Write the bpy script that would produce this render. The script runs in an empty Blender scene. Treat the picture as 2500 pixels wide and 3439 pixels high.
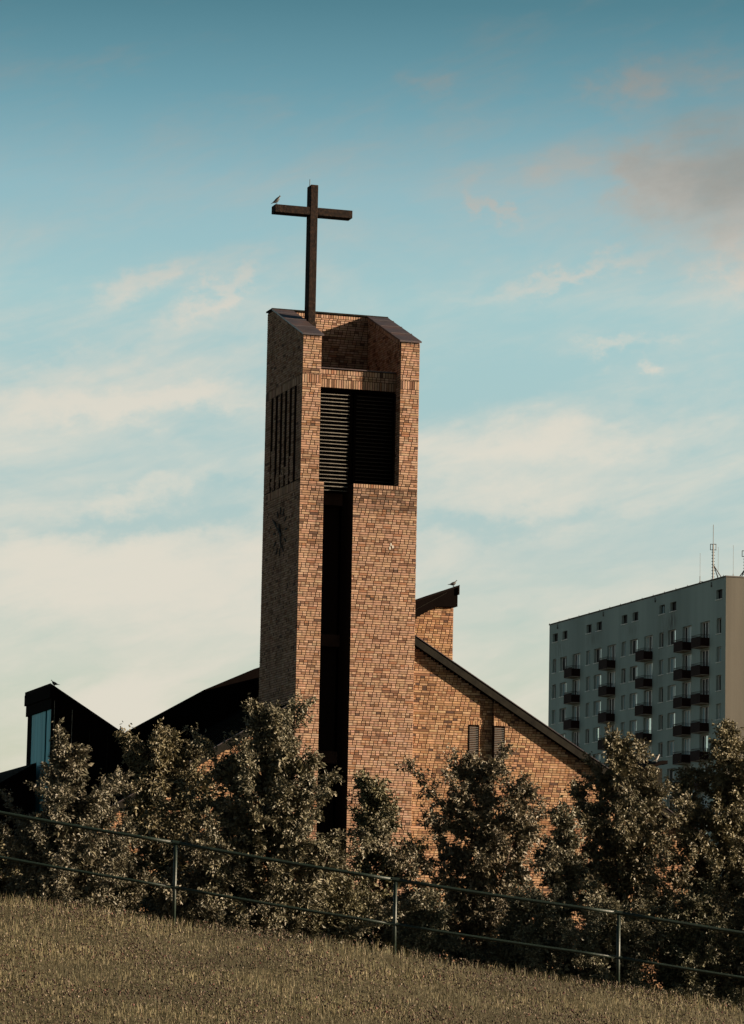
import bpy, math, random
import numpy as np
from mathutils import Matrix, Vector

scene = bpy.context.scene
COL = scene.collection
R = math.radians
random.seed(7)
RNG = np.random.default_rng(7)

# ------------------------------------------------------------------ camera
PITCH, ROLL, EYE = math.atan(1710 / 12500), 0.0195, 1.6
fw = Vector((0, math.cos(PITCH), math.sin(PITCH)))
up = Vector((0, -math.sin(PITCH), math.cos(PITCH)))
rt = Vector((1, 0, 0))
cr = rt * math.cos(ROLL) + up * math.sin(ROLL)
cu = up * math.cos(ROLL) - rt * math.sin(ROLL)
cam_d = bpy.data.cameras.new('camera')
cam = bpy.data.objects.new('camera', cam_d)
COL.objects.link(cam)
m = Matrix((cr, cu, -fw)).transposed().to_4x4()
m.translation = Vector((0, 0, EYE))
cam.matrix_world = m
cam_d.sensor_fit = 'HORIZONTAL'
cam_d.sensor_width = 36
cam_d.lens = 180
cam_d.clip_start = 0.5
cam_d.clip_end = 9000
scene.camera = cam

# ------------------------------------------------------------------ sun, sky, exposure
SUN_AZ, SUN_EL = 87.3, 15.0        # degrees from -Y towards +X ; elevation
to_sun = Vector((math.sin(R(SUN_AZ)) * math.cos(R(SUN_EL)), -math.cos(R(SUN_AZ)) * math.cos(R(SUN_EL)), math.sin(R(SUN_EL))))
sl = bpy.data.lights.new('sun', 'SUN')
sl.energy = 5.0
sl.angle = R(0.5)
sl.color = (1.0, 0.80, 0.58)
so = bpy.data.objects.new('sun', sl)
COL.objects.link(so)
so.rotation_euler = to_sun.to_track_quat('Z', 'Y').to_euler()
so.location = (60, 40, 60)
scene.view_settings.view_transform = 'Standard'
scene.view_settings.look = 'None'
scene.view_settings.exposure = 2.1
scene.view_settings.gamma = 1.0
scene.view_settings.use_curve_mapping = False

world = bpy.data.worlds.new('World')
scene.world = world
world.use_nodes = True
wt = world.node_tree
for n in list(wt.nodes):
    wt.nodes.remove(n)


class NT:
    """small helper to write node graphs as expressions"""
    def __init__(self, tree):
        self.t = tree

    def node(self, kind, **kw):
        n = self.t.nodes.new(kind)
        for k, v in kw.items():
            setattr(n, k, v)
        return n

    def link(self, a, b):
        self.t.links.new(a, b)

    def put(self, sock, v):
        if isinstance(v, bpy.types.NodeSocket):
            self.link(v, sock)
        else:
            sock.default_value = v

    def math(self, op, a, b=0.0, c=0.0, clamp=False):
        n = self.node('ShaderNodeMath', operation=op)
        n.use_clamp = clamp
        self.put(n.inputs[0], a)
        self.put(n.inputs[1], b)
        self.put(n.inputs[2], c)
        return n.outputs[0]

    def mix(self, fac, a, b, mode='MIX'):
        n = self.node('ShaderNodeMix', data_type='RGBA', blend_type=mode)
        self.put(n.inputs[0], fac)
        for s, v in ((n.inputs[6], a), (n.inputs[7], b)):
            if isinstance(v, tuple):
                v = tuple(v) + (1,) * (4 - len(v))
            self.put(s, v)
        return n.outputs[2]

    def ramp(self, fac, stops, interp='LINEAR'):
        n = self.node('ShaderNodeValToRGB')
        n.color_ramp.interpolation = interp
        e = n.color_ramp.elements
        while len(e) < len(stops):
            e.new(0.5)
        for el, (p, c) in zip(e, stops):
            el.position = p
            if not isinstance(c, tuple):
                c = (c, c, c)
            el.color = tuple(c) + (1,) * (4 - len(c))
        self.put(n.inputs[0], fac)
        return n.outputs[0]

    def smooth(self, x, lo, hi):
        n = self.node('ShaderNodeMapRange', interpolation_type='SMOOTHSTEP')
        self.put(n.inputs[0], x)
        n.inputs[1].default_value = lo
        n.inputs[2].default_value = hi
        return n.outputs[0]

    def combine(self, x, y, z=0.0):
        n = self.node('ShaderNodeCombineXYZ')
        for s, v in zip(n.inputs, (x, y, z)):
            self.put(s, v)
        return n.outputs[0]

    def noise(self, vec, scale=1.0, detail=4.0, rough=0.5, distort=0.0, out='Fac'):
        n = self.node('ShaderNodeTexNoise')
        if vec is not None:
            self.link(vec, n.inputs['Vector'])
        n.inputs['Scale'].default_value = scale
        n.inputs['Detail'].default_value = detail
        n.inputs['Roughness'].default_value = rough
        n.inputs['Distortion'].default_value = distort
        return n.outputs[out]


w = NT(wt)
sky = w.node('ShaderNodeTexSky', sky_type='NISHITA')
sky.sun_disc = False
sky.sun_elevation = R(SUN_EL)
sky.sun_rotation = R(180 - SUN_AZ)
sky.air_density = 1.0
sky.dust_density = 1.5
sky.ozone_density = 1.5
tc = w.node('ShaderNodeTexCoord')
sep = w.node('ShaderNodeSeparateXYZ')
w.link(tc.outputs['Generated'], sep.inputs[0])
DEG = 57.29578
el = w.math('MULTIPLY', w.math('ARCSINE', sep.outputs[2]), DEG)
az = w.math('MULTIPLY', w.math('ARCTAN2', sep.outputs[0], sep.outputs[1]), DEG)
# clear sky: the physical sky, graded to the teal of the photograph
teal = w.mix(1.0, sky.outputs[0], (1.19, 1.20, 0.96), 'MULTIPLY')
deep = w.ramp(w.math('DIVIDE', el, 24.0), [(0.0, (0.80, 0.72, 0.80)), (0.30, (0.84, 0.78, 0.87)), (0.38, (0.80, 0.82, 0.88)), (0.46, (0.85, 0.90, 0.92)), (0.53, (0.72, 0.81, 0.85)), (0.59, (0.43, 0.61, 0.67)), (0.65, (0.25, 0.42, 0.47)), (0.78, (0.15, 0.24, 0.27)), (1.0, (0.11, 0.17, 0.20))])
deep = w.mix(1.0, deep, (2, 2, 2), 'MULTIPLY')
teal = w.mix(1.0, teal, deep, 'MULTIPLY')
# high streaky cloud, tilted up to the right
tilt = R(15)
pa = w.math('ADD', w.math('MULTIPLY', az, math.cos(tilt)), w.math('MULTIPLY', el, math.sin(tilt)))
pe = w.math('SUBTRACT', w.math('MULTIPLY', el, math.cos(tilt)), w.math('MULTIPLY', az, math.sin(tilt)))
v1 = w.combine(w.math('MULTIPLY', pa, 0.20), w.math('MULTIPLY', pe, 0.62), 3.1)
n1 = w.noise(v1, 1.0, 7.0, 0.56, 0.9)
v2 = w.combine(w.math('MULTIPLY', pa, 0.55), w.math('MULTIPLY', pe, 1.5), 8.4)
n2 = w.noise(v2, 1.0, 5.0, 0.55, 0.4)
v3 = w.combine(w.math('MULTIPLY', pa, 1.3), w.math('MULTIPLY', pe, 4.2), 1.7)
n3 = w.noise(v3, 1.0, 6.0, 0.6, 0.8)
nn = w.math('ADD', w.math('ADD', w.math('MULTIPLY', n1, 0.58), w.math('MULTIPLY', n2, 0.30)), w.math('MULTIPLY', n3, 0.18))

# wisps: the placed patches are torn up by two scales of noise
wq = w.combine(w.math('MULTIPLY', az, 1.1), w.math('MULTIPLY', el, 1.6), 5.2)
wn = w.node('ShaderNodeTexNoise')
w.link(wq, wn.inputs['Vector'])
wn.inputs['Scale'].default_value = 1.0
wn.inputs['Detail'].default_value = 7.0
wn.inputs['Roughness'].default_value = 0.62
ws_ = w.node('ShaderNodeSeparateColor')
w.link(wn.outputs['Color'], ws_.inputs[0])
azw = w.math('ADD', az, w.math('MULTIPLY', w.math('SUBTRACT', ws_.outputs[0], 0.5), 2.6))
elw = w.math('ADD', el, w.math('MULTIPLY', w.math('SUBTRACT', ws_.outputs[1], 0.5), 1.1))


def blob(a0, e0, ra, re, t):
    """soft elongated patch of cloud at an azimuth / elevation, in degrees"""
    da = w.math('SUBTRACT', azw, a0)
    de = w.math('SUBTRACT', elw, e0)
    c, s = math.cos(R(t)), math.sin(R(t))
    x = w.math('DIVIDE', w.math('ADD', w.math('MULTIPLY', da, c), w.math('MULTIPLY', de, s)), ra)
    y = w.math('DIVIDE', w.math('SUBTRACT', w.math('MULTIPLY', de, c), w.math('MULTIPLY', da, s)), re)
    r2 = w.math('ADD', w.math('MULTIPLY', x, x), w.math('MULTIPLY', y, y))
    return w.math('POWER', 2.71828, w.math('MULTIPLY', r2, -1.0))


bias = w.ramp(w.math('DIVIDE', el, 24.0), [(0.0, 0.70), (0.20, 0.66), (0.33, 0.565), (0.44, 0.50), (0.53, 0.47), (0.60, 0.42), (0.70, 0.36), (1.0, 0.34)])
bias = w.math('SUBTRACT', bias, 0.5)
extra = 0.0
for a0, e0, ra, re, t, s in (
        (-3.6, 9.4, 2.2, 0.26, 7, 0.30), (-3.6, 11.3, 0.9, 0.25, 20, 0.24), (-2.4, 11.1, 0.9, 0.2, 38, 0.22), (-4.5, 9.95, 1.2, 0.3, 6, 0.16),
        (-3.2, 8.1, 1.3, 0.2, 14, 0.20), (-3.9, 6.75, 3.0, 0.6, 0, 0.24), (-1.0, 8.4, 2.0, 0.25, 6, -0.16), (-3.3, 7.55, 2.4, 0.16, 3, -0.18),
        (1.83, 12.5, 0.42, 0.15, -50, 0.22), (2.9, 13.1, 0.5, 0.22, 0, 0.12), (4.0, 14.4, 0.5, 0.42, 0, 0.22), (0.9, 14.3, 0.5, 0.2, -30, 0.10), (5.1, 14.55, 0.7, 0.25, 0, 0.14),
        (4.4, 12.9, 0.7, 0.7, -30, 0.30), (5.9, 12.4, 0.9, 1.1, 0, 0.36), (5.7, 11.5, 0.3, 0.35, 0, 0.36), (3.0, 11.5, 1.4, 0.14, 14, 0.24),
        (3.9, 10.4, 0.7, 0.09, 8, 0.20), (4.4, 10.1, 0.22, 0.12, 0, 0.24), (2.7, 8.9, 3.0, 0.3, 4, 0.20), (2.0, 8.1, 2.2, 0.35, 2, 0.16),
        (2.6, 9.8, 3.0, 0.35, 4, -0.12), (1.5, 7.55, 2.5, 0.14, 3, -0.14), (-3.8, 4.6, 1.2, 0.5, 0, 0.20)):
    extra = w.math('ADD', extra, w.math('MULTIPLY', blob(a0, e0, ra, re, t), s))
cov = w.smooth(w.math('ADD', w.math('ADD', nn, bias), extra), 0.40, 0.90)
peach = w.ramp(w.math('DIVIDE', el, 24.0), [(0.0, (7.5, 6.95, 5.85)), (0.36, (7.6, 7.15, 6.1)), (0.46, (6.9, 6.5, 5.7)), (0.52, (5.0, 4.75, 4.3)), (0.62, (2.9, 2.75, 2.55)), (1.0, (1.6, 1.5, 1.45))])
cloudy = w.mix(w.math('MULTIPLY', cov, 0.92), teal, peach)
grey = w.math('MULTIPLY', w.math('MULTIPLY', blob(5.4, 13.0, 1.25, 0.95, 0), w.smooth(n1, 0.25, 0.70)), 0.7)
cloudy = w.mix(grey, cloudy, (2.6, 2.65, 2.45))
cloudy = w.mix(1.0, cloudy, (0.467, 0.467, 0.467), 'MULTIPLY')   # sky level under the exposure set above
bg = w.node('ShaderNodeBackground')
w.link(cloudy, bg.inputs[0])
bg.inputs[1].default_value = 0.05
wo = w.node('ShaderNodeOutputWorld')
w.link(bg.outputs[0], wo.inputs[0])

# ------------------------------------------------------------------ materials
MATS = {}


def mat(name, color, rough=0.8, var=0.25, scale=6.0, bump=0.3, bscale=40.0, metal=0.0, attr=None, spec=0.5, trans=0.0, streak=False, color2=None):
    mt = bpy.data.materials.new(name)
    mt.use_nodes = True
    t = NT(mt.node_tree)
    b = mt.node_tree.nodes['Principled BSDF']
    tcn = t.node('ShaderNodeTexCoord')
    vec = tcn.outputs['Object']
    if streak:
        mp = t.node('ShaderNodeMapping')
        mp.inputs['Scale'].default_value = (1, 1, 0.06)
        t.link(vec, mp.inputs[0])
        svec = mp.outputs[0]
    else:
        svec = vec
    nz = t.noise(svec, scale, 6.0, 0.6)
    if attr:
        at = t.node('ShaderNodeAttribute', attribute_name=attr)
        base = at.outputs['Color']
    else:
        base = tuple(color) + (1,)
    if color2:
        base = t.mix(t.smooth(nz, 0.42, 0.62), base, color2)
    f = t.ramp(nz, [(0.25, 1 - var), (0.75, 1 + var)])
    if name == 'brick':
        mw = t.node('ShaderNodeMapping')
        mw.inputs['Scale'].default_value = (1, 1, 0.22)
        t.link(vec, mw.inputs[0])
        wz = t.noise(mw.outputs[0], 1.3, 5.0, 0.65)
        f = t.mix(1.0, f, t.ramp(wz, [(0.30, 0.70), (0.52, 1.0), (0.75, 1.12)]), 'MULTIPLY')   # rain streaks and grime
    colr = t.mix(1.0, base, f, 'MULTIPLY')
    t.link(colr, b.inputs['Base Color'])
    b.inputs['Roughness'].default_value = rough
    b.inputs['Metallic'].default_value = metal
    b.inputs['Specular IOR Level'].default_value = spec
    if bump:
        nb = t.noise(vec, bscale, 5.0, 0.6)
        bn = t.node('ShaderNodeBump')
        bn.inputs['Strength'].default_value = bump
        bn.inputs['Distance'].default_value = 0.02
        t.link(nb, bn.inputs['Height'])
        t.link(bn.outputs[0], b.inputs['Normal'])
    if trans:
        tr = t.node('ShaderNodeBsdfTranslucent')
        t.link(colr, tr.inputs[0])
        mx = t.node('ShaderNodeMixShader')
        mx.inputs[0].default_value = trans
        t.link(b.outputs[0], mx.inputs[1])
        t.link(tr.outputs[0], mx.inputs[2])
        t.link(mx.outputs[0], mt.node_tree.nodes['Material Output'].inputs[0])
    MATS[name] = mt
    return mt


mat('brick', (0.3, 0.2, 0.13), 0.9, 0.22, 9.0, 0.12, 60.0, attr='tone', spec=0.25)
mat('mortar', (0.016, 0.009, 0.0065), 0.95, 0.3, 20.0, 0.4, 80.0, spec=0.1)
mat('mortar_pale', (0.048, 0.026, 0.015), 0.95, 0.3, 20.0, 0.4, 80.0, spec=0.1)
mat('coping_sheet', (0.050, 0.042, 0.048), 0.45, 0.5, 1.6, 0.25, 9.0, metal=0.5, spec=0.4, color2=(0.050, 0.034, 0.034))
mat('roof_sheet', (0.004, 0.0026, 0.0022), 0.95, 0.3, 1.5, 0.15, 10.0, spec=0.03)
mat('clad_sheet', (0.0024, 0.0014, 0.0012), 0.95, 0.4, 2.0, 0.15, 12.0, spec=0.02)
mat('fascia', (0.0075, 0.0066, 0.0048), 0.9, 0.6, 3.0, 0.3, 14.0, spec=0.08)
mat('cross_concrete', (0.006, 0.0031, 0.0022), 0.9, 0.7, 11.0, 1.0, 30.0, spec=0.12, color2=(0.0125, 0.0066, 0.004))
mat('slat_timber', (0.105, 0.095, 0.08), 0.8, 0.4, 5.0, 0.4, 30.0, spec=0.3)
mat('slat_shaded', (0.022, 0.017, 0.014), 0.85, 0.4, 5.0, 0.3, 30.0, spec=0.2)  # right-hand slats: the pier's shade put into the timber colour
mat('vent_metal', (0.10, 0.095, 0.09), 0.6, 0.3, 4.0, 0.1, 30.0)
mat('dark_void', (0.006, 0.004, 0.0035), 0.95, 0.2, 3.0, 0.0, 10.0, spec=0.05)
mat('slot_concrete', (0.045, 0.024, 0.017), 0.95, 0.4, 2.0, 0.2, 12.0, spec=0.1)
mat('clock_iron', (0.004, 0.0025, 0.002), 0.9, 0.2, 6.0, 0.0, 10.0)
mat('teal_glass', (0.075, 0.32, 0.385), 0.6, 0.30, 3.0, 0.05, 6.0, spec=0.25, streak=True)
mat('render_grey', (0.225, 0.270, 0.255), 0.92, 0.22, 0.22, 0.25, 6.0, spec=0.2, streak=True)
rg = MATS['render_grey']
t = NT(rg.node_tree)
pb = rg.node_tree.nodes['Principled BSDF']
src = pb.inputs['Base Color'].links[0].from_socket
tcn = t.node('ShaderNodeTexCoord')
sp = t.node('ShaderNodeSeparateXYZ')
t.link(tcn.outputs['Object'], sp.inputs[0])
acc = 0.0
for (s0, z0, rs, rzz, k) in ((13.9, 41.2, 0.9, 0.9, 1.0), (12.9, 41.0, 0.6, 0.7, 0.6), (15.0, 40.2, 1.4, 1.0, 0.5), (16.3, 41.4, 0.5, 0.5, 0.45), (35.2, 41.3, 2.2, 0.8, 0.45), (45.2, 41.2, 2.0, 0.9, 0.5), (24.3, 41.2, 2.2, 0.8, 0.35), (16.9, 37.5, 1.2, 3.5, 0.35), (27.6, 37.0, 1.0, 3.0, 0.25)):
    dy = t.math('DIVIDE', t.math('SUBTRACT', sp.outputs[1], s0), rs)
    dz = t.math('DIVIDE', t.math('SUBTRACT', sp.outputs[2], z0), rzz)
    r2 = t.math('ADD', t.math('MULTIPLY', dy, dy), t.math('MULTIPLY', dz, dz))
    acc = t.math('ADD', acc, t.math('MULTIPLY', t.math('POWER', 2.71828, t.math('MULTIPLY', r2, -1.0)), k))
mp = t.node('ShaderNodeMapping')
mp.inputs['Scale'].default_value = (1, 1.6, 0.25)
t.link(tcn.outputs['Object'], mp.inputs[0])
nz = t.noise(mp.outputs[0], 2.2, 5.0, 0.6)
t.link(t.mix(t.math('MULTIPLY', acc, t.smooth(nz, 0.34, 0.66), clamp=True), src, (0.075, 0.068, 0.062)), pb.inputs['Base Color'])
mat('render_beige', (0.060, 0.0555, 0.0465), 0.92, 0.34, 0.5, 0.25, 5.0, spec=0.2, streak=True)
mat('stain', (0.09, 0.085, 0.08), 0.95, 0.3, 1.0, 0.1, 6.0, spec=0.1)
mat('window_frame', (0.60, 0.60, 0.58), 0.5, 0.05, 5.0, 0.0, 10.0)
mat('window_glass', (0.50, 0.62, 0.63), 0.05, 0.2, 0.5, 0.0, 5.0, metal=0.75, spec=0.9)
mat('window_dim', (0.012, 0.010, 0.010), 0.5, 0.3, 0.5, 0.0, 5.0, spec=0.15)
mat('window_curtain', (0.16, 0.23, 0.25), 0.45, 0.35, 1.5, 0.0, 5.0, spec=0.3, streak=True)
mat('balcony_panel', (0.016, 0.007, 0.006), 0.8, 0.3, 1.0, 0.1, 8.0, spec=0.1)
mat('balcony_rail', (0.030, 0.026, 0.024), 0.6, 0.2, 4.0, 0.0, 10.0)
mat('slab_concrete', (0.20, 0.17, 0.14), 0.9, 0.2, 2.0, 0.2, 12.0)
mat('roof_tar', (0.045, 0.04, 0.038), 0.9, 0.2, 2.0, 0.2, 12.0)
mat('mast_steel', (0.02, 0.018, 0.018), 0.6, 0.2, 4.0, 0.0, 10.0)
mat('leaf', (0.1, 0.09, 0.05), 0.58, 0.12, 3.0, 0.0, 10.0, attr='tone', spec=0.28, trans=0.10)
mat('bark', (0.045, 0.032, 0.024), 0.95, 0.4, 9.0, 0.6, 30.0, spec=0.1)
mat('soil', (0.040, 0.034, 0.018), 0.95, 0.4, 3.0, 0.6, 20.0, spec=0.1)
mat('grass', (0.1, 0.09, 0.05), 0.75, 0.12, 3.0, 0.0, 10.0, attr='tone', spec=0.25, trans=0.15)
mat('rail_paint', (0.0028, 0.0085, 0.005), 0.5, 0.4, 14.0, 0.15, 40.0, spec=0.3)
mat('feather_dark', (0.006, 0.0055, 0.006), 0.7, 0.4, 18.0, 0.2, 60.0)
mat('feather_pale', (0.22, 0.20, 0.185), 0.7, 0.5, 14.0, 0.2, 60.0)


# ------------------------------------------------------------------ mesh helpers
def link(o, parent=None):
    COL.objects.link(o)
    if parent is not None:
        o.parent = parent
    return o


def tag(o, label=None, cat=None, group=None, kind=None):
    for k, v in (('label', label), ('category', cat), ('group', group), ('kind', kind)):
        if v:
            o[k] = v
    return o


def empty(name, loc, rz=0.0):
    o = bpy.data.objects.new(name, None)
    o.empty_display_size = 0.3
    o.location = loc
    o.rotation_euler = (0, 0, rz)
    return link(o)


class MB:
    def __init__(self):
        self.v, self.f, self.mi = [], [], []

    def face(self, pts, mi=0):
        b = len(self.v)
        self.v += [tuple(p) for p in pts]
        self.f.append(tuple(range(b, b + len(pts))))
        self.mi.append(mi)

    def box(self, x0, x1, y0, y1, z0, z1, mi=0):
        b = len(self.v)
        self.v += [(x0, y0, z0), (x1, y0, z0), (x1, y1, z0), (x0, y1, z0), (x0, y0, z1), (x1, y0, z1), (x1, y1, z1), (x0, y1, z1)]
        for q in ((0, 3, 2, 1), (4, 5, 6, 7), (0, 1, 5, 4), (1, 2, 6, 5), (2, 3, 7, 6), (3, 0, 4, 7)):
            self.f.append(tuple(b + i for i in q))
            self.mi.append(mi)
        return self

    def prism(self, poly, axis, a, b, mi=0):
        """poly: list of 2D points (counter-clockwise or not); extruded along axis ('x','y','z') from a to b"""
        def P(p, t):
            return {'x': (t, p[0], p[1]), 'y': (p[0], t, p[1]), 'z': (p[0], p[1], t)}[axis]
        n = len(poly)
        k = len(self.v)
        self.v += [P(p, a) for p in poly] + [P(p, b) for p in poly]
        area = sum(poly[i][0] * poly[(i + 1) % n][1] - poly[(i + 1) % n][0] * poly[i][1] for i in range(n))
        flip = (area > 0) == (axis != 'y')
        fs = [tuple(k + i for i in range(n)), tuple(k + n + i for i in reversed(range(n)))]
        fs += [(k + i, k + n + i, k + n + (i + 1) % n, k + (i + 1) % n) for i in range(n)]
        for q in fs:
            self.f.append(tuple(reversed(q)) if flip else q)
            self.mi.append(mi)
        return self

    def tube(self, pts, rad, n=8, caps=True, mi=0):
        pts = [Vector(p) for p in pts]
        if not hasattr(rad, '__len__'):
            rad = [rad] * len(pts)
        k = len(self.v)
        ref = None
        for i, p in enumerate(pts):
            d = (pts[min(i + 1, len(pts) - 1)] - pts[max(i - 1, 0)]).normalized()
            if ref is None:
                ref = d.orthogonal().normalized()
            a = (ref - d * ref.dot(d)).normalized()
            ref = a
            b = d.cross(a)
            for j in range(n):
                t = 2 * math.pi * j / n
                self.v.append(tuple(p + (a * math.cos(t) + b * math.sin(t)) * rad[i]))
        for i in range(len(pts) - 1):
            for j in range(n):
                j2 = (j + 1) % n
                self.f.append((k + i * n + j, k + i * n + j2, k + (i + 1) * n + j2, k + (i + 1) * n + j))
                self.mi.append(mi)
        if caps:
            self.f.append(tuple(k + j for j in reversed(range(n))))
            self.f.append(tuple(k + (len(pts) - 1) * n + j for j in range(n)))
            self.mi += [mi, mi]
        return self

    def mesh(self, name, mats):
        me = bpy.data.meshes.new(name)
        me.from_pydata(self.v, [], self.f)
        for mm in (mats if isinstance(mats, (list, tuple)) else [mats]):
            me.materials.append(MATS[mm])
        me.polygons.foreach_set('material_index', self.mi)
        me.update()
        return me

    def build(self, name, mats, parent=None, loc=(0, 0, 0), bevel=0.0, smooth=False):
        me = self.mesh(name, mats)
        o = bpy.data.objects.new(name, me)
        o.location = loc
        link(o, parent)
        if smooth:
            me.polygons.foreach_set('use_smooth', [True] * len(me.polygons))
        if bevel:
            md = o.modifiers.new('bevel', 'BEVEL')
            md.width = bevel
            md.segments = 1
            md.limit_method = 'ANGLE'
        return o


def np_mesh(name, V, F, material, tone=None, nper=None):
    """V (n,3), F (m,k) with constant k; tone: per-vertex rgb"""
    me = bpy.data.meshes.new(name)
    k = F.shape[1]
    me.vertices.add(len(V))
    me.vertices.foreach_set('co', np.ascontiguousarray(V, dtype=np.float32).ravel())
    me.loops.add(F.size)
    me.loops.foreach_set('vertex_index', np.ascontiguousarray(F, dtype=np.int32).ravel())
    me.polygons.add(len(F))
    me.polygons.foreach_set('loop_start', np.arange(0, F.size, k, dtype=np.int32))
    me.polygons.foreach_set('loop_total', np.full(len(F), k, dtype=np.int32))
    me.polygons.foreach_set('use_smooth', np.zeros(len(F), dtype=bool))
    me.update(calc_edges=True)
    me.materials.append(MATS[material])
    if tone is not None:
        at = me.attributes.new('tone', 'FLOAT_COLOR', 'POINT')
        c = np.ones((len(V), 4), dtype=np.float32)
        c[:, :3] = tone
        at.data.foreach_set('color', c.ravel())
    return me


# ------------------------------------------------------------------ bricks
PAL = np.array([(0.43, 0.285, 0.200), (0.39, 0.25, 0.17), (0.45, 0.315, 0.23), (0.37, 0.235, 0.155), (0.25, 0.145, 0.088), (0.17, 0.092, 0.055), (0.30, 0.155, 0.085), (0.105, 0.060, 0.042)])
PAL = PAL * np.array((0.555, 0.510, 0.485))
PW = np.array([0.27, 0.23, 0.15, 0.15, 0.09, 0.05, 0.045, 0.02])
PAL_WALL = np.array([(0.42, 0.265, 0.150), (0.37, 0.225, 0.125), (0.46, 0.31, 0.185), (0.33, 0.19, 0.10), (0.25, 0.135, 0.07), (0.16, 0.082, 0.043), (0.30, 0.16, 0.075), (0.085, 0.046, 0.03)])
PAL_WALL = PAL_WALL * np.array((0.575, 0.525, 0.51))
PW_WALL = np.array([0.25, 0.22, 0.15, 0.14, 0.10, 0.055, 0.05, 0.035])
CH, ST, JT = 0.072, 0.26, 0.0155       # course height, stretcher pitch, joint


class Bricks:
    """collects bricks as boxes without a back: corners in a face frame (origin, along, up, out)"""
    def __init__(self, pal=PAL, pw=PW):
        self.q, self.c, self.pal, self.pw = [], [], pal, pw / pw.sum()
        self.single = []

    def tone(self):
        c = self.pal[RNG.choice(len(self.pal), p=self.pw)] * RNG.uniform(0.86, 1.14)
        return c * RNG.uniform(0.95, 1.05, 3)

    def add(self, o, e, u_, n, a, b, c, d, depth=0.012, tone=None):
        j = JT * 0.5
        dd = depth * 0.95 + RNG.uniform(-0.0015, 0.0015)
        a, b, c, d = a + j + RNG.uniform(0, .002), b - j - RNG.uniform(0, .002), c + j, d - j + RNG.uniform(-.001, .001)
        base = [o + e * a + u_ * c, o + e * b + u_ * c, o + e * b + u_ * d, o + e * a + u_ * d]
        bv = 0.0012
        top = [o + e * (a + bv) + u_ * (c + bv) + n * dd, o + e * (b - bv) + u_ * (c + bv) + n * dd, o + e * (b - bv) + u_ * (d - bv) + n * dd, o + e * (a + bv) + u_ * (d - bv) + n * dd]
        self.q.append(base + top)
        tn = self.tone() if tone is None else tone
        ctr = o + e * (a + b) * 0.5 + u_ * (c + d) * 0.5
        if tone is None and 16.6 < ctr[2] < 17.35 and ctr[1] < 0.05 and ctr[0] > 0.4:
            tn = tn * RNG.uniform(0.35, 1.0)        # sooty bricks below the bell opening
        self.c.append(tn)

    def face(self, o, e, u_, n, w0, w1, spans, phase=0, single=None, mix=0.06):
        """fill courses between heights w0..w1; spans(w) gives the intervals along e that are wall there"""
        o, e, u_, n = (np.array(x, float) for x in (o, e, u_, n))
        k0 = int(math.floor(w0 / CH))
        k1 = int(math.ceil(w1 / CH))
        for k in range(k0, k1):
            c, d = max(k * CH, w0), min((k + 1) * CH, w1)
            if d - c < 0.03:
                continue
            header = ((k + phase) // 2) % 2 == 1
            pitch = ST / 2 if header else ST
            off = {0: 0.0, 1: ST * 0.25}[((k + phase) // 4) % 2] + (ST * 0.125 if header else 0.0)
            for (s0, s1) in spans((c + d) * 0.5):
                i = int(math.floor((s0 - off) / pitch))
                a = s0
                while a < s1 - 0.02:
                    b = min(off + (i + 1) * pitch, s1)
                    i += 1
                    if b - a < 0.045:
                        if s1 - b < 0.02:
                            break
                        b2 = min(off + (i + 1) * pitch, s1)
                        i += 1
                        b = b2 if b2 - a < 0.2 else b
                    if s1 - b < 0.045:
                        b = s1
                    if not header and RNG.random() < mix and b - a > 0.2:
                        mid = (a + b) / 2
                        self.add(o, e, u_, n, a, mid, c, d)
                        self.add(o, e, u_, n, mid, b, c, d)
                    elif single and not header and b - a > 0.25 and d - c > 0.07 and single(a, c):
                        self.single.append((a + ST / 2, (c + d) / 2))
                    else:
                        self.add(o, e, u_, n, a, b, c, d)
                    a = b

    def row(self, o, e, u_, n, s0, s1, w0, w1, pitch, depth=0.012):
        """one row of bricks set on end (soldier or rowlock course)"""
        o, e, u_, n = (np.array(x, float) for x in (o, e, u_, n))
        cnt = max(1, round((s1 - s0) / pitch))
        p = (s1 - s0) / cnt
        for i in range(cnt):
            self.add(o, e, u_, n, s0 + i * p, s0 + (i + 1) * p, w0, w1, depth)

    def build(self, name, parent):
        Q = np.array(self.q)                       # (n,8,3)
        n = len(Q)
        F = np.array([(4, 5, 6, 7), (0, 1, 5, 4), (1, 2, 6, 5), (2, 3, 7, 6), (3, 0, 4, 7)])
        F = (F[None] + (np.arange(n) * 8)[:, None, None]).reshape(-1, 4)
        tone = np.repeat(np.array(self.c), 8, axis=0)
        me = np_mesh(name, Q.reshape(-1, 3), F, 'brick', tone)
        o = bpy.data.objects.new(name, me)
        link(o, parent)
        tag(o, kind='stuff')
        return o


def cut(lo, hi, holes):
    """interval lo..hi minus a list of (a, b)"""
    out, a = [], lo
    for h0, h1 in sorted(holes):
        if h0 > a:
            out.append((a, min(h0, hi)))
        a = max(a, h1)
    if a < hi:
        out.append((a, hi))
    return [(p, q) for p, q in out if q - p > 0.03]


# ------------------------------------------------------------------ ground
def zc(x):
    x = np.clip(x, -14, 14)
    return 2.56 - 0.128 * x - 0.0022 * x * x


BACK = 1.5
YC = 52.0


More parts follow.
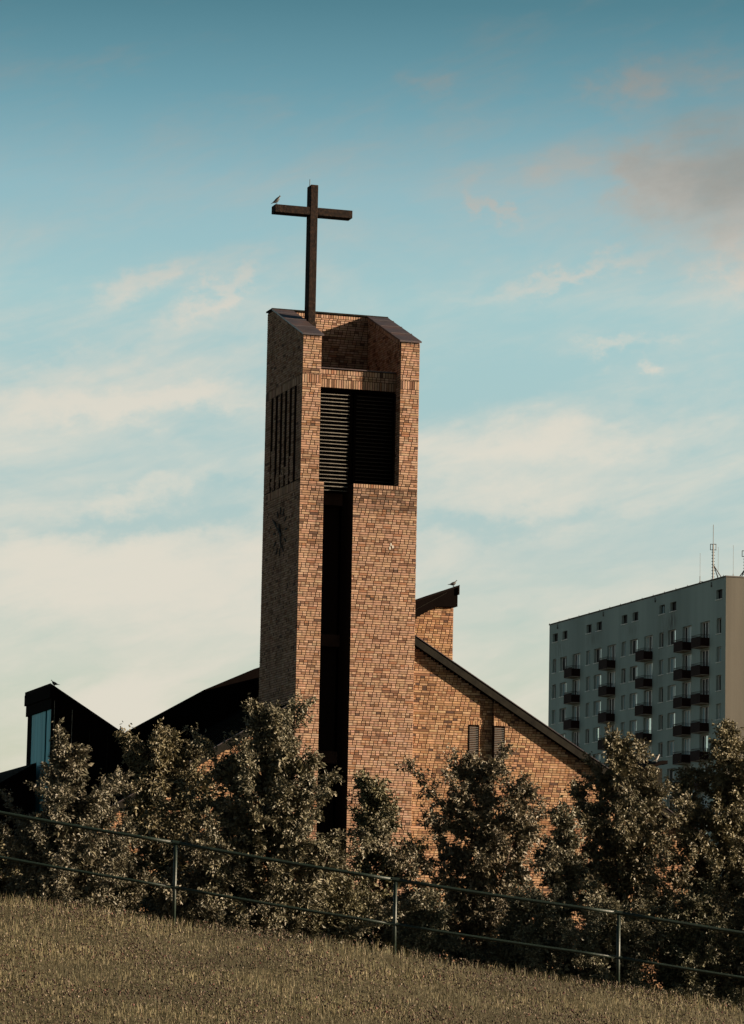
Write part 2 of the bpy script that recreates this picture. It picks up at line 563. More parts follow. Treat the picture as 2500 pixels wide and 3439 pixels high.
def ground_z(x, y):
    x, y = np.asarray(x, float), np.asarray(y, float)
    c = zc(x)
    d = YC - y
    front = c - 0.125 * np.maximum(d, 0) - 0.05 * np.exp(-np.abs(d) / 1.2) * 0
    k = 0.5
    front = np.log(np.exp(front / k) + np.exp(0.0 / k)) * k - 0.0
    back = c - 0.02 * np.maximum(-d, 0) ** 1.6
    back = np.where(-d > 0, np.maximum(back, np.minimum(BACK, c - 0.05)), c)
    z = np.where(d >= 0, np.minimum(front, c), back)
    # small unevenness of the meadow
    z = z + 0.03 * np.sin(x * 1.3 + y * 0.7) * np.cos(y * 0.9 - x * 0.4)
    far = np.clip((-d - 10) / 25, 0, 1)
    return z * (1 - far) + np.minimum(z, BACK) * far


xs = np.unique(np.concatenate([np.linspace(-2500, -60, 24), np.linspace(-60, -14, 24), np.linspace(-14, 14, 113), np.linspace(14, 60, 24), np.linspace(60, 2500, 24)]))
ys = np.unique(np.concatenate([np.linspace(-120, 30, 20), np.linspace(30, 62, 129), np.linspace(62, 140, 40), np.linspace(140, 4500, 30)]))
X, Y = np.meshgrid(xs, ys)
Z = ground_z(X, Y)
nx, ny = len(xs), len(ys)
idx = np.arange(nx * ny).reshape(ny, nx)
F = np.stack([idx[:-1, :-1], idx[:-1, 1:], idx[1:, 1:], idx[1:, :-1]], -1).reshape(-1, 4)
me = np_mesh('ground', np.stack([X, Y, Z], -1).reshape(-1, 3), F, 'soil')
me.polygons.foreach_set('use_smooth', [True] * len(me.polygons))
ground = bpy.data.objects.new('ground', me)
link(ground)
tag(ground, kind='structure')

# ------------------------------------------------------------------ church
TH = R(17.3)
BASE = 1.5
church = empty('church', (-2.1477, 109.0, BASE), TH)
tag(church, 'tan brick church with tall square bell tower and dark pitched roofs', 'church')
E1, E2, E3 = (1, 0, 0), (0, 1, 0), (0, 0, 1)
TW, TD = 3.66, 4.0               # tower width and depth
WT0, WT1 = 21.83, 23.15          # wing top at the front / at the back wall
PIER_L, PIER_R = 0.585, 3.06
SL0, SL1 = 0.745, 1.65           # slot
LV0, LV1 = 17.43, 20.33          # bell opening
BKW = 3.4                        # front face of the tower's back wall
I = 0.012                        # brick projection


def wing_top(v):
    return WT0 + (WT1 - WT0) * min(max(v / BKW, 0), 1)


SLITS = [(0.57 + 0.506 * i, 0.57 + 0.506 * i + 0.255) for i in range(6)]
SLIT0, SLIT1 = 17.47, 20.37

core = MB()
# left wall of the tower: inner leaf, and outer leaf around the slits
prof = [(I, 0), (BKW, 0), (BKW, WT1 - 0.02), (I, WT0 - 0.02)]
core.prism([(0.26, 0), (BKW, 0), (BKW, SLIT0), (0.26, SLIT0)], 'x', I, PIER_L - I)
core.prism([(0.26, SLIT1), (BKW, SLIT1), (BKW, wing_top(BKW) - .02), (0.26, wing_top(0.26) - .02)], 'x', I, PIER_L - I)
core.box(0.33, PIER_L - I, 0.26, BKW, SLIT0, SLIT1)
for a, b in cut(0.26, BKW, SLITS):
    core.box(I, 0.33, a, b, SLIT0, SLIT1)
# front piers
core.prism([(I, LV0), (0.26, LV0), (0.26, wing_top(0.26) - .02), (I, wing_top(I) - .02)], 'x', I, PIER_L - I)
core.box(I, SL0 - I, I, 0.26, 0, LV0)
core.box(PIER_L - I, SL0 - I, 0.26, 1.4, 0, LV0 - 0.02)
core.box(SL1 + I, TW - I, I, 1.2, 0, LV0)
core.prism([(I, LV0), (BKW, LV0), (BKW, WT1 - .02), (I, WT0 - .02)], 'x', PIER_R + I, TW - I)
core.box(PIER_R + I, TW - I, 1.2, BKW, 0, LV0)
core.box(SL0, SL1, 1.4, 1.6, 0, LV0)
core.box(PIER_L, PIER_R, 1.2, 1.4, LV0 - 0.1, LV1 + 0.2)
# back wall, lintel, floor of the open top
core.box(I, TW - I, BKW + I, TD - I, 0, WT1 + 0.0)
core.box(PIER_L - I, PIER_R + I, 0.40 + I, 0.65, LV1, 20.90)
core.box(PIER_L - I, PIER_R + I, 0.65, BKW + I, LV1 + 0.02, LV1 + 0.25)
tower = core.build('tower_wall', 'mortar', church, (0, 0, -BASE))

bt = Bricks()
SIN = []


def front_spans(wv):
    if wv < LV0:
        return [(0, SL0), (SL1, TW)]
    return [(0, PIER_L), (PIER_R, TW)]


def pick(a, c):
    return 11.2 < c < 16.6 and a > SL1


SOLD0, SOLD1 = 20.37, 20.63
bt.face((0, I, 0), E1, E3, (0, -1, 0), 2.0, LV0 - 0.12, front_spans, 0, single=pick)
bt.face((0, I, 0), E1, E3, (0, -1, 0), LV0 - 0.12, LV0, lambda q: [(0, SL0), (PIER_R, TW)], 0)
bt.row((0, I, 0), E1, E3, (0, -1, 0), SL1, PIER_R, LV0 - 0.12, LV0, 0.08)
bt.face((0, I, 0), E1, E3, (0, -1, 0), LV0, SOLD0, front_spans, 1)
bt.row((0, I, 0), E1, E3, (0, -1, 0), 0, PIER_L, SOLD0, SOLD1, 0.074)
bt.row((0, I, 0), E1, E3, (0, -1, 0), PIER_R, TW, SOLD0, SOLD1, 0.074)
bt.face((0, I, 0), E1, E3, (0, -1, 0), SOLD1, WT0 - 0.01, lambda q: [(0, PIER_L), (PIER_R, TW)], 1)


def left_spans(wv):
    """distance along +v on the left face"""
    hi = TD
    lo = 0.0
    if wv > WT0 - 0.16:
        lo = min(BKW, (wv + 0.16 - WT0) / (WT1 - WT0) * BKW)
    holes = SLITS if SLIT0 < wv < SLIT1 else []
    return cut(lo, hi, holes)


LN = (-1, 0, 0)
bt.face((I, 0, 0), E2, E3, LN, 2.0, 17.0, left_spans, 2, mix=0.25)
bt.row((I, 0, 0), E2, E3, LN, 0.45, 3.5, 17.21, SLIT0 - 0.0, 0.074)
bt.face((I, 0, 0), E2, E3, LN, 17.0, 17.21, left_spans, 2, mix=0.25)
bt.face((I, 0, 0), E2, E3, LN, 17.21, SLIT0, lambda q: [(0, 0.45), (3.5, TD)], 2)
bt.face((I, 0, 0), E2, E3, LN, SLIT0, SOLD0, left_spans, 2, mix=0.25)
bt.row((I, 0, 0), E2, E3, LN, 0, TD, SOLD0, SOLD1, 0.074)
bt.face((I, 0, 0), E2, E3, LN, SOLD1, WT1 - 0.02, left_spans, 2, mix=0.25)
# sloping row under the coping of both wings
sd = np.array((0, BKW, WT1 - WT0))
L_s = np.linalg.norm(sd)
sd = sd / L_s
sn = np.array((0, -sd[2], sd[1]))
bt.row(np.array((I, 0, WT0 - 0.03)) - sn * 0.13, sd, sn, LN, 0, L_s, 0, 0.125, 0.075)
bt.row(np.array((PIER_R + I, 0, WT0 - 0.03)) - sn * 0.13, sd, sn, LN, 0.1, L_s, 0, 0.125, 0.075)
# rubble fill in the lower part of five slits
for i, (a, b) in enumerate(SLITS[1:]):
    top = (18.4, 18.15, 18.3, 18.05, 18.75)[i]
    for kk in range(int((top - SLIT0) / 0.085)):
        zz = SLIT0 + kk * 0.085
        bt.add(np.array((0.33 - RNG.uniform(0.22, 0.27), 0, 0)), np.array(E2, float), np.array(E3, float), np.array(LN, float), a + 0.012, b - 0.012, zz, zz + 0.083, 0.05, tone=bt.tone() * 0.8)
# inner faces of the open top
bt.face((0, BKW + I, 0), E1, E3, (0, -1, 0), LV1 + 0.25, WT1 - 0.13, lambda q: [(PIER_L, PIER_R)], 1)
bt.row((0, BKW + I, 0), E1, E3, (0, -1, 0), PIER_L, PIER_R, WT1 - 0.13, WT1 - 0.01, 0.08)
bt.face((PIER_R + I, 0, 0), E2, E3, LN, LV0, WT1 - 0.15, lambda q: [(max(0.02, (q + 0.17 - WT0) / (WT1 - WT0) * BKW), 0.40 if q < LV1 else BKW)] if q < WT1 - 0.2 else [], 1)
bt.face((PIER_L - I, 0, 0), E2, E3, (1, 0, 0), LV1 + 0.25, WT1 - 0.15, lambda q: [(max(0.02, (q + 0.02 - WT0) / (WT1 - WT0) * BKW), BKW)], 1)
# jambs of the slot: left unbricked, dark core colour standing in for their shade
# lintel over the bell opening
LF = 0.40 + I
bt.row((0, LF, 0), E1, E3, (0, -1, 0), PIER_L, PIER_R, LV1, LV1 + 0.26, 0.074)
bt.face((0, LF, 0), E1, E3, (0, -1, 0), LV1 + 0.26, LV1 + 0.26 + 2 * CH, lambda q: [(PIER_L, PIER_R)], 0)
bt.row((0, LF, 0), E1, E3, (0, -1, 0), PIER_L, PIER_R, LV1 + 0.26 + 2 * CH, 20.89, 0.085)
# right and back faces
bt.face((TW - I, 0, 0), E2, E3, (1, 0, 0), 2.0, WT0 - 0.05, lambda q: [(0, TD)], 0)
# pale lime splashes on single bricks
for uu, ww in ((2.86, 15.66), (2.92, 15.60), (2.83, 15.55)):
    bt.add(np.array((0, I - 0.006, 0.0)), np.array(E1, float), np.array(E3, float), np.array((0, -1.0, 0)), uu - 0.03, uu + 0.03, ww - 0.055, ww + 0.05, 0.014, tone=np.array((0.40, 0.37, 0.33)))
for uu, ww in ((1.02, 21.95), (1.07, 21.83), (1.0, 21.72), (1.1, 22.02)):
    bt.add(np.array((0, BKW + I - 0.006, 0.0)), np.array(E1, float), np.array(E3, float), np.array((0, -1.0, 0)), uu - 0.025, uu + 0.03, ww - 0.05, ww + 0.045, 0.014, tone=np.array((0.5, 0.42, 0.34)))

# 300 of the largest bricks as parts of their own, sharing a dozen meshes
sing = bt.single
RNG.shuffle(sing)
single_meshes = []
for kx in range(14):
    b1 = Bricks()
    b1.add(np.zeros(3), np.array(E1, float), np.array(E3, float), np.array((0, -1.0, 0)), -ST / 2, ST / 2, -CH / 2, CH / 2)
    Q = np.array(b1.q).reshape(-1, 3)
    Fq = np.array([(4, 5, 6, 7), (0, 1, 5, 4), (1, 2, 6, 5), (2, 3, 7, 6), (3, 0, 4, 7)])
    single_meshes.append(np_mesh('brick', Q, Fq, 'brick', np.repeat(np.array(b1.c), 8, axis=0)))
for (uu, ww) in sing[:298]:
    o = bpy.data.objects.new('brick', single_meshes[RNG.integers(14)])
    o.location = (uu, I, ww)
    link(o, tower)
for (uu, ww) in sing[298:]:
    bt.add(np.array((0, I, 0.0)), np.array(E1, float), np.array(E3, float), np.array((0, -1.0, 0)), uu - ST / 2, uu + ST / 2, ww - CH / 2, ww + CH / 2)
bt.build('brickwork', tower)

# copings
for u0, u1 in ((-0.035, PIER_L + 0.05), (PIER_R - 0.05, TW + 0.035)):
    cp = MB()
    cp.prism([(-0.05, WT0 - 0.025), (BKW + 0.02, WT1), (BKW + 0.02, WT1 + 0.05), (-0.05, WT0 + 0.025)], 'x', u0, u1)
    c_o = cp.build('wing_coping', 'coping_sheet', church, (0, 0, -BASE))
    for q in (0.9, 1.9, 2.75):
        s_ = MB()
        s_.prism([(q, wing_top(q) + 0.05), (q + 0.03, wing_top(q + 0.03) + 0.05), (q + 0.03, wing_top(q + 0.03) + 0.068), (q, wing_top(q) + 0.068)], 'x', u0, u1)
        s_.build('seam', 'coping_sheet', c_o)
cp = MB().box(-0.04, TW + 0.04, BKW - 0.045, TD + 0.04, WT1 + 0.01, WT1 + 0.055)
cp.build('back_wall_coping', 'fascia', church, (0, 0, -BASE))
cp = MB().box(PIER_L + 0.005, PIER_R - 0.005, 0.35, 0.68, 20.905, 20.93)
cp.build('lintel_flashing', 'coping_sheet', church, (0, 0, -BASE))

# bell opening: frame, mullion, slats
LVY = 0.60
fr = MB()
fr.box(PIER_L, PIER_L + 0.05, LVY - 0.05, LVY + 0.08, LV0, LV1)
fr.box(PIER_R - 0.05, PIER_R, LVY - 0.05, LVY + 0.08, LV0, LV1)
fr.box(1.63, 1.71, LVY - 0.06, LVY + 0.08, LV0, LV1)
fr.box(1.80, 1.86, LVY - 0.06, LVY + 0.08, LV0, LV1)
fr.box(PIER_L + 0.05, PIER_R - 0.05, LVY - 0.04, LVY + 0.06, LV1 - 0.08, LV1)
louver = fr.build('bell_louver', 'clad_sheet', church, (0, 0, -BASE))
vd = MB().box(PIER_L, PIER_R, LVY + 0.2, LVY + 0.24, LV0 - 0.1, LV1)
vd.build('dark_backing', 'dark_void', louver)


def slat_mesh(length, depth, thick, ang, name='slat'):
    s_ = MB()
    c_, n_ = math.cos(ang), math.sin(ang)
    p = [(-depth / 2, -thick / 2), (depth / 2, -thick / 2), (depth / 2, thick / 2), (-depth / 2, thick / 2)]
    p = [(x * c_ - y * n_, x * n_ + y * c_) for x, y in p]
    s_.prism(p, 'x', -length / 2, length / 2)
    return s_


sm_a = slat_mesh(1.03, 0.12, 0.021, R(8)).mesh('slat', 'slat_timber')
sm_b = slat_mesh(1.16, 0.12, 0.018, R(8)).mesh('slat', 'slat_shaded')
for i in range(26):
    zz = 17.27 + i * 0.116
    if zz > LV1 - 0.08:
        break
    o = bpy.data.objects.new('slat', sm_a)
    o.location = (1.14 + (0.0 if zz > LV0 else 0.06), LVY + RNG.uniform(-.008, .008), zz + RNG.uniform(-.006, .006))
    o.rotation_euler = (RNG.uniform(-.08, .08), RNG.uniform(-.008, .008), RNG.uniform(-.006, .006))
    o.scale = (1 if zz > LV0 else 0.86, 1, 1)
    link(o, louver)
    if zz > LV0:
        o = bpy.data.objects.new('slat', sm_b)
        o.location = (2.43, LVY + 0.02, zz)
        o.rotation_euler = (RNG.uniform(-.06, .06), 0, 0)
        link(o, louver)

# floor beams seen in the slot
for zz in (16.88, 12.63, 9.15):
    MB().box(SL0 + 0.012, SL1 - 0.012, 1.02, 1.39, zz, zz + 0.36).build('slot_beam', 'slot_concrete', church, (0, 0, -BASE))

# clock on the left face
clk = MB()
clk.tube([(0.0, 1.96, 16.12), (-0.07, 1.96, 16.12)], 0.06, 12)
clock = clk.build('tower_clock', 'clock_iron', church, (0, 0, -BASE))


def clock_bar(angle, r0, r1, w0, w1, x, name):
    """angle clockwise as seen from outside (the viewer's right is -v)"""
    dv, dw = -math.sin(angle), math.cos(angle)
    pv, pw = -dw, dv
    pts = [(1.96 + dv * r + pv * s * 0.5, 16.12 + dw * r + pw * s * 0.5) for r, s in ((r0, -w0), (r0, w0), (r1, w1), (r1, -w1))]
    b_ = MB().prism(pts, 'x', x, x - 0.02)
    return b_.build(name, 'clock_iron', clock)


for h in range(12):
    clock_bar(h * math.pi / 6, 0.53, 0.74, 0.052, 0.052, 0.0 - 0.012, 'hour_mark')
clock_bar(R(-58), -0.30, 0.84, 0.07, 0.04, -0.05, 'minute_hand')
clock_bar(R(158), -0.26, 0.58, 0.085, 0.05, -0.03, 'hour_hand')

# ---- nave
RID_U, RID_W, SLP = 3.62, 13.0, 0.60
NV = 0.215                        # front face of the nave wall
OV = 0.18                        # how far the verge stands out
U_L, U_R = -6.3, 13.1


def roof_w(u):
    return RID_W - SLP * abs(u - RID_U)


nv = MB()
nv.prism([(U_L + 0.1, 0), (0.02, 0), (0.02, roof_w(0.02) - 0.27), (U_L + 0.1, roof_w(U_L + 0.1) - 0.27)], 'y', NV + I, NV + 0.4)
RC0, RC1 = 5.82, 6.26            # narrow recess in the right-hand wall
VA = (5.47, 5.79, 9.0, 10.41)
VB = (6.26, 6.61, 9.0, 10.41)
nv.prism([(TW - 0.1, 0), (RC0 - I, 0), (RC0 - I, roof_w(RC0) - 0.27), (TW - 0.1, roof_w(TW) - 0.27)], 'y', NV + I, NV + 0.4)
nv.prism([(RC0 - I, 0), (RC1 + I, 0), (RC1 + I, roof_w(RC1) - 0.27), (RC0 - I, roof_w(RC0) - 0.27)], 'y', NV + 0.13 + I, NV + 0.41)
nv.prism([(RC1 + I, 0), (U_R - 0.1, 0), (U_R - 0.1, roof_w(U_R - 0.1) - 0.27), (RC1 + I, roof_w(RC1) - 0.27)], 'y', NV + I, NV + 0.4)
nv.box(U_L + 0.1, U_L + 0.4, NV + 0.4, 11.9, 0, roof_w(U_L + 0.1) - 0.27)
nv.box(U_R - 0.4, U_R - 0.1, NV + 0.4, 11.9, 0, roof_w(U_R - 0.1) - 0.27)
nave = nv.build('nave_wall', 'mortar_pale', church, (0, 0, -BASE))
bn = Bricks(PAL_WALL, PW_WALL)


def lim(wv):
    """u where the underside of the roof crosses this height, right and left"""
    h = (RID_W - 0.27 - wv) / SLP
    return RID_U + h, RID_U - h


def nave_right(wv):
    r_, l_ = lim(wv)
    holes = [(RC0, RC1)]
    if VA[2] < wv < VA[3]:
        holes += [(VA[0], RC0), (RC1, VB[1])]
    return cut(TW + 0.005, min(r_, U_R - 0.1), holes)


def nave_left(wv):
    r_, l_ = lim(wv)
    return [(max(l_, U_L + 0.1), -0.005)] if l_ < -0.05 else []


NF = (0, -1, 0)
bn.face((0, NV + I, 0), E1, E3, NF, 2.2, RID_W - 0.3, nave_right, 0, mix=0.2)
bn.face((0, NV + I, 0), E1, E3, NF, 2.2, RID_W - 0.3, nave_left, 0, mix=0.2)
bn.face((0, NV + 0.13 + I, 0), E1, E3, NF, 2.2, roof_w(RC0) - 0.3, lambda q: [(RC0, RC1)], 1, mix=0.2)
bn.face((RC1 + I, 0, 0), E2, E3, LN, 2.2, roof_w(RC1) - 0.3, lambda q: [(NV, NV + 0.13)] if not VB[2] < q < VB[3] else [], 0)
bn.row((0, NV + I, 0), E1, E3, NF, VA[0] - 0.1, VA[1] + 0.03, VA[3], VA[3] + 0.13, 0.075, depth=0.018)
bn.row((0, NV + I, 0), E1, E3, NF, VB[0], VB[1] + 0.1, VB[3], VB[3] + 0.13, 0.075, depth=0.018)
bn.build('brickwork', nave)

# the two slatted vents
for (a, b, c, d) in (VA, VB):
    vf = MB()
    t_ = 0.025
    vf.box(a, a + t_, NV - 0.012, NV + 0.05, c, d)
    vf.box(b - t_, b, NV - 0.012, NV + 0.05, c, d)
    vf.box(a + t_, b - t_, NV - 0.012, NV + 0.05, d - t_, d)
    vf.box(a + t_, b - t_, NV - 0.012, NV + 0.05, c, c + t_)
    vf.box(a + t_, b - t_, NV + 0.035, NV + 0.049, c + t_, d - t_)
    vent = vf.build('wall_vent', 'clad_sheet', church, (0, 0, -BASE))
    sm = slat_mesh(b - a - 2 * t_, 0.036, 0.013, R(12)).mesh('slat', 'vent_metal')
    for i in range(25):
        o = bpy.data.objects.new('slat', sm)
        o.location = ((a + b) / 2, NV + 0.006, c + 0.045 + i * 0.0540)
        link(o, vent)

# main roof: two slabs, verge boards, seams
RB = 12.0
ROOF_T = 0.245
for side, ue in (('left', U_L), ('right', U_R)):
    sgn = -1 if ue < RID_U else 1
    we = roof_w(ue)
    u_in = TW + 0.003 if sgn > 0 else -0.003
    rf = MB()
    # behind the tower the slab runs up to the ridge; beside the tower it stops at the tower's flank
    rf.prism([(RID_U, RID_W), (ue, we), (ue, we - ROOF_T), (RID_U, RID_W - ROOF_T)], 'y', TD + 0.01, RB)
    rf.prism([(u_in, roof_w(u_in)), (ue, we), (ue, we - ROOF_T), (u_in, roof_w(u_in) - ROOF_T)], 'y', NV - OV + 0.031, TD + 0.01)
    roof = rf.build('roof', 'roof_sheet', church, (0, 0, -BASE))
    vb = MB()
    vb.prism([(u_in, roof_w(u_in) + 0.012), (ue, we + 0.012), (ue, we - ROOF_T - 0.01), (u_in, roof_w(u_in) - ROOF_T - 0.01)], 'y', NV - OV, NV - OV + 0.03)
    vb.build('verge_board', 'fascia', roof)
    vb = MB()
    vb.prism([(u_in, roof_w(u_in) + 0.035), (ue, we + 0.035), (ue, we + 0.0125), (u_in, roof_w(u_in) + 0.0125)], 'y', NV - OV - 0.02, NV - OV + 0.12)
    vb.build('verge_flashing', 'coping_sheet', roof)
    for q in range(1, 12):
        sm_ = MB()
        yy = NV + q * 0.62
        if yy > 7.8:
            break
        ui = u_in if yy < TD else RID_U
        sm_.prism([(ui, roof_w(ui) + 0.002), (ue, we + 0.002), (ue, we + 0.035), (ui, roof_w(ui) + 0.035)], 'y', yy, yy + 0.03)
        sm_.build('seam', 'fascia', roof)

# raised roof behind (clerestory step)
rr = MB()
pts = [(-7.6, 7.75), (-2.95, 10.39), (-0.29, 11.92), (1.38, 12.68), (3.62, 13.35), (3.62, 11.6), (-7.6, 6.2)]
rr.prism(pts, 'y', 9.0, 9.5)
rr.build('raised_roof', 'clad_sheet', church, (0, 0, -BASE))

# left roof lantern: dark clad cheek, window end with bluish glazing
LA_V0, LA_V1 = 4.0, 7.45
LA_U = -6.33
LA_W = 11.33
ls = -0.609


def la(u):
    return LA_W + ls * (u - LA_U)


ln = MB()
ue2 = -2.6
ln.prism([(LA_U, 5.0), (ue2, 5.0), (ue2, la(ue2) - 0.1), (LA_U, LA_W - 0.1)], 'y', LA_V0 + 0.012, LA_V1)
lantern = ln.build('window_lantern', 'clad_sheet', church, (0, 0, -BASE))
# overhanging roof with fascia
ro = MB()
ro.prism([(LA_U - 0.14, la(LA_U - 0.14)), (ue2, la(ue2)), (ue2, la(ue2) - 0.09), (LA_U - 0.14, la(LA_U - 0.14) - 0.09)], 'y', LA_V0 - 0.03, LA_V1 + 0.12)
ro.build('lantern_roof', 'roof_sheet', lantern)
MB().box(LA_U - 0.15, LA_U - 0.005, LA_V0 - 0.035, LA_V1 + 0.13, la(LA_U) - 0.34, la(LA_U) - 0.012).build('lantern_fascia', 'clad_sheet', lantern)
MB().box(LA_U - 0.10, LA_U - 0.004, LA_V0 - 0.005, LA_V1 + 0.10, 10.66, la(LA_U) - 0.345).build('window_head', 'clad_sheet', lantern)
ws = MB()
for k_, (a, b) in enumerate(((4.16, 4.78), (4.84, 6.84))):
    g_ = MB()
    nst = int((b - a) / 0.16)
    for j in range(nst):
        s0 = a + (b - a) * j / nst
        s1 = a + (b - a) * (j + 1) / nst
        g_.box(LA_U - 0.045 - (0.006 if j % 2 else 0), LA_U - 0.002, s0, s1, 7.6, 10.66)
    g_.build('glazing_panel', 'teal_glass', lantern)
MB().box(LA_U - 0.07, LA_U - 0.002, 4.785, 4.835, 7.6, 10.655).build('glazing_bar', 'clad_sheet', lantern)
MB().box(LA_U - 0.06, LA_U - 0.002, LA_V0, 4.15, 7.6, 10.655).build('corner_post', 'clad_sheet', lantern)
MB().box(LA_U - 0.06, LA_U - 0.002, 6.85, LA_V1 - 0.01, 7.6, 10.655).build('corner_post', 'clad_sheet', lantern)
for uu, z0, z1 in ((LA_U + 0.0, 8.4, 10.9), (LA_U + 0.55, 9.65, 10.65), (LA_U + 1.1, 9.7, 10.05), (LA_U + 1.65, 7.6, 9.9)):
    MB().box(uu, uu + 0.014, LA_V0 - 0.012, LA_V0 + 0.011, z0, z1).build('wall_seam', 'slat_timber' if uu < LA_U + 1 else 'fascia', lantern)

# side wing at far left (low dark roof slope)
sw = MB()
sw.prism([(-12.5, 5.6), (-6.6, 9.1), (-6.6, 0), (-12.5, 0)], 'y', 5.0, 12.0)
sw.build('side_wing', 'clad_sheet', church, (0, 0, -BASE))

# upper brick lantern to the right of the tower
UB = 3.0
ul = MB()
ul.prism([(3.8, 11.0), (5.87 - I, 11.0), (5.87 - I, 14.22), (5.27, 14.22), (3.8, 13.36)], 'y', UB + I, UB + 3.0)
ulo = ul.build('brick_lantern', 'mortar_pale', church, (0, 0, -BASE))
bu = Bricks(PAL_WALL, PW_WALL)
bu.face((0, UB + I, 0), E1, E3, NF, 11.2, 14.22, lambda q: [(max(3.8, 5.27 - (14.22 - q) * 0 if q < 13.36 else 3.8 + (q - 13.36) / 0.585) if q > 13.36 else 3.8, 5.87)], 0, mix=0.2)
bu.face((5.87 - I, 0, 0), E2, E3, (1, 0, 0), 11.2, 14.22, lambda q: [(UB, UB + 3.0)], 0)
bu.build('brickwork', ulo)
uf = MB()
uf.prism([(3.7, 13.99), (5.955, 14.86), (5.955, 14.25), (5.26, 14.215), (3.7, 13.30)], 'y', UB - 0.12, UB + 3.1)
uf.build('lantern_fascia', 'clad_sheet', ulo)
uf = MB()
uf.prism([(3.7, 14.035), (6.0, 14.92), (6.0, 14.865), (3.7, 13.98)], 'y', UB - 0.17, UB + 3.15)
uf.box(5.958, 5.999, UB - 0.165, UB + 3.14, 14.62, 14.862)
uf.build('lantern_roof', 'roof_sheet', ulo)
uf = MB()
uf.prism([(4.0, 13.75), (5.6, 14.67), (5.6, 14.655), (4.0, 13.735)], 'y', UB - 0.135, UB - 0.121)
uf.build('fascia_flashing', 'fascia', ulo)

# low lantern further down the right-hand roof slope
lo_ = MB()
lo_.prism([(11.2, 7.2), (13.2, 7.2), (13.2, 9.62), (12.9, 9.62), (11.2, 8.85)], 'y', 4.0, 7.0)
low = lo_.build('low_lantern', 'fascia', church, (0, 0, -BASE))
lr = MB()
lr.prism([(11.1, 8.95), (12.6, 9.62), (13.15, 9.87), (13.32, 9.87), (13.32, 9.76), (13.15, 9.76), (11.1, 8.85)], 'y', 3.85, 7.1)
lr.build('lantern_roof', 'roof_sheet', low)

# ------------------------------------------------------------------ cross on the tower
cx_, cv_ = 0.81, 1.9
cw = Vector((cx_, cv_, 0))
cross = empty('cross', church.matrix_basis @ Vector((cx_, cv_ + 0.2, 20.58 - BASE)), TH)
tag(cross, 'tall dark concrete cross rising from the top of the brick bell tower', 'cross')
CZ = -20.58
CRD = 0.42
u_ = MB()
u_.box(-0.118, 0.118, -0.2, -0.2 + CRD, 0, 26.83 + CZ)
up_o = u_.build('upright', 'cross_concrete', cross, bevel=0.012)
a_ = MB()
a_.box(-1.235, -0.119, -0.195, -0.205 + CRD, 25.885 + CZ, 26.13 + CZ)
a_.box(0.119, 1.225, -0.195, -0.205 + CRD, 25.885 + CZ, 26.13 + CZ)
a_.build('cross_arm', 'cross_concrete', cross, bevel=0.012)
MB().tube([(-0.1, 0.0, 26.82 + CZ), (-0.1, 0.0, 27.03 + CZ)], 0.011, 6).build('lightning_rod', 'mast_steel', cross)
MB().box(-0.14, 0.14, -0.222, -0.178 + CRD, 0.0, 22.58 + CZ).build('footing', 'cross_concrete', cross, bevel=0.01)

# ------------------------------------------------------------------ pigeons
def bird(name, P, rz, label, rings, material, pitch=0.0, sc=1.0):
    """rings: (x forward, z up, half-width, half-height) from tail to beak; one lofted body"""
    t = empty(name, P, rz)
    tag(t, label, 'bird', 'pigeons perched on the church')
    mb = MB()
    n = 10
    for (x, z, hw, hh) in rings:
        for j in range(n):
            a = 2 * math.pi * j / n
            mb.v.append((x * sc, math.cos(a) * hw * sc * 1.15, (z + math.sin(a) * hh * 1.25) * sc))
    for i in range(len(rings) - 1):
        for j in range(n):
            mb.f.append((i * n + j, (i + 1) * n + j, (i + 1) * n + (j + 1) % n, i * n + (j + 1) % n))
            mb.mi.append(0)
    mb.f.append(tuple(range(n)))
    mb.f.append(tuple((len(rings) - 1) * n + j for j in reversed(range(n))))
    mb.mi += [0, 0]
    mb.build('body', material, t, smooth=True)
    for s in (-1, 1):
        lg = MB()
        lg.tube([(0.01 * sc, s * 0.022 * sc, 0.05 * sc), (0.0, s * 0.024 * sc, 0.006)], 0.006, 5)
        lg.tube([(-0.012, s * 0.024 * sc, 0.005), (0.03, s * 0.026 * sc, 0.005)], 0.005, 5)
        lg.build('leg', material, t)
    for s in (-1, 1):
        wg = MB()
        bw = rings[4]
        p = [(-0.10 * sc, s * bw[2] * 0.75 * sc, (rings[2][1] - 0.004) * sc), (-0.02 * sc, s * (bw[2] + 0.006) * sc, (bw[1] - 0.02) * sc), (0.065 * sc, s * (bw[2] + 0.002) * sc, (bw[1]) * sc), (0.03 * sc, s * (bw[2] * 0.9) * sc, (bw[1] + 0.035) * sc)]
        q = [(x, y - s * 0.012, z) for x, y, z in p]
        k = 0
        mbw = MB()
        mbw.v = p + q
        mbw.f = [(0, 1, 2, 3), (7, 6, 5, 4), (0, 4, 5, 1), (1, 5, 6, 2), (2, 6, 7, 3), (3, 7, 4, 0)]
        mbw.mi = [0] * 6
        mbw.build('wing', 'feather_dark', t)
    return t


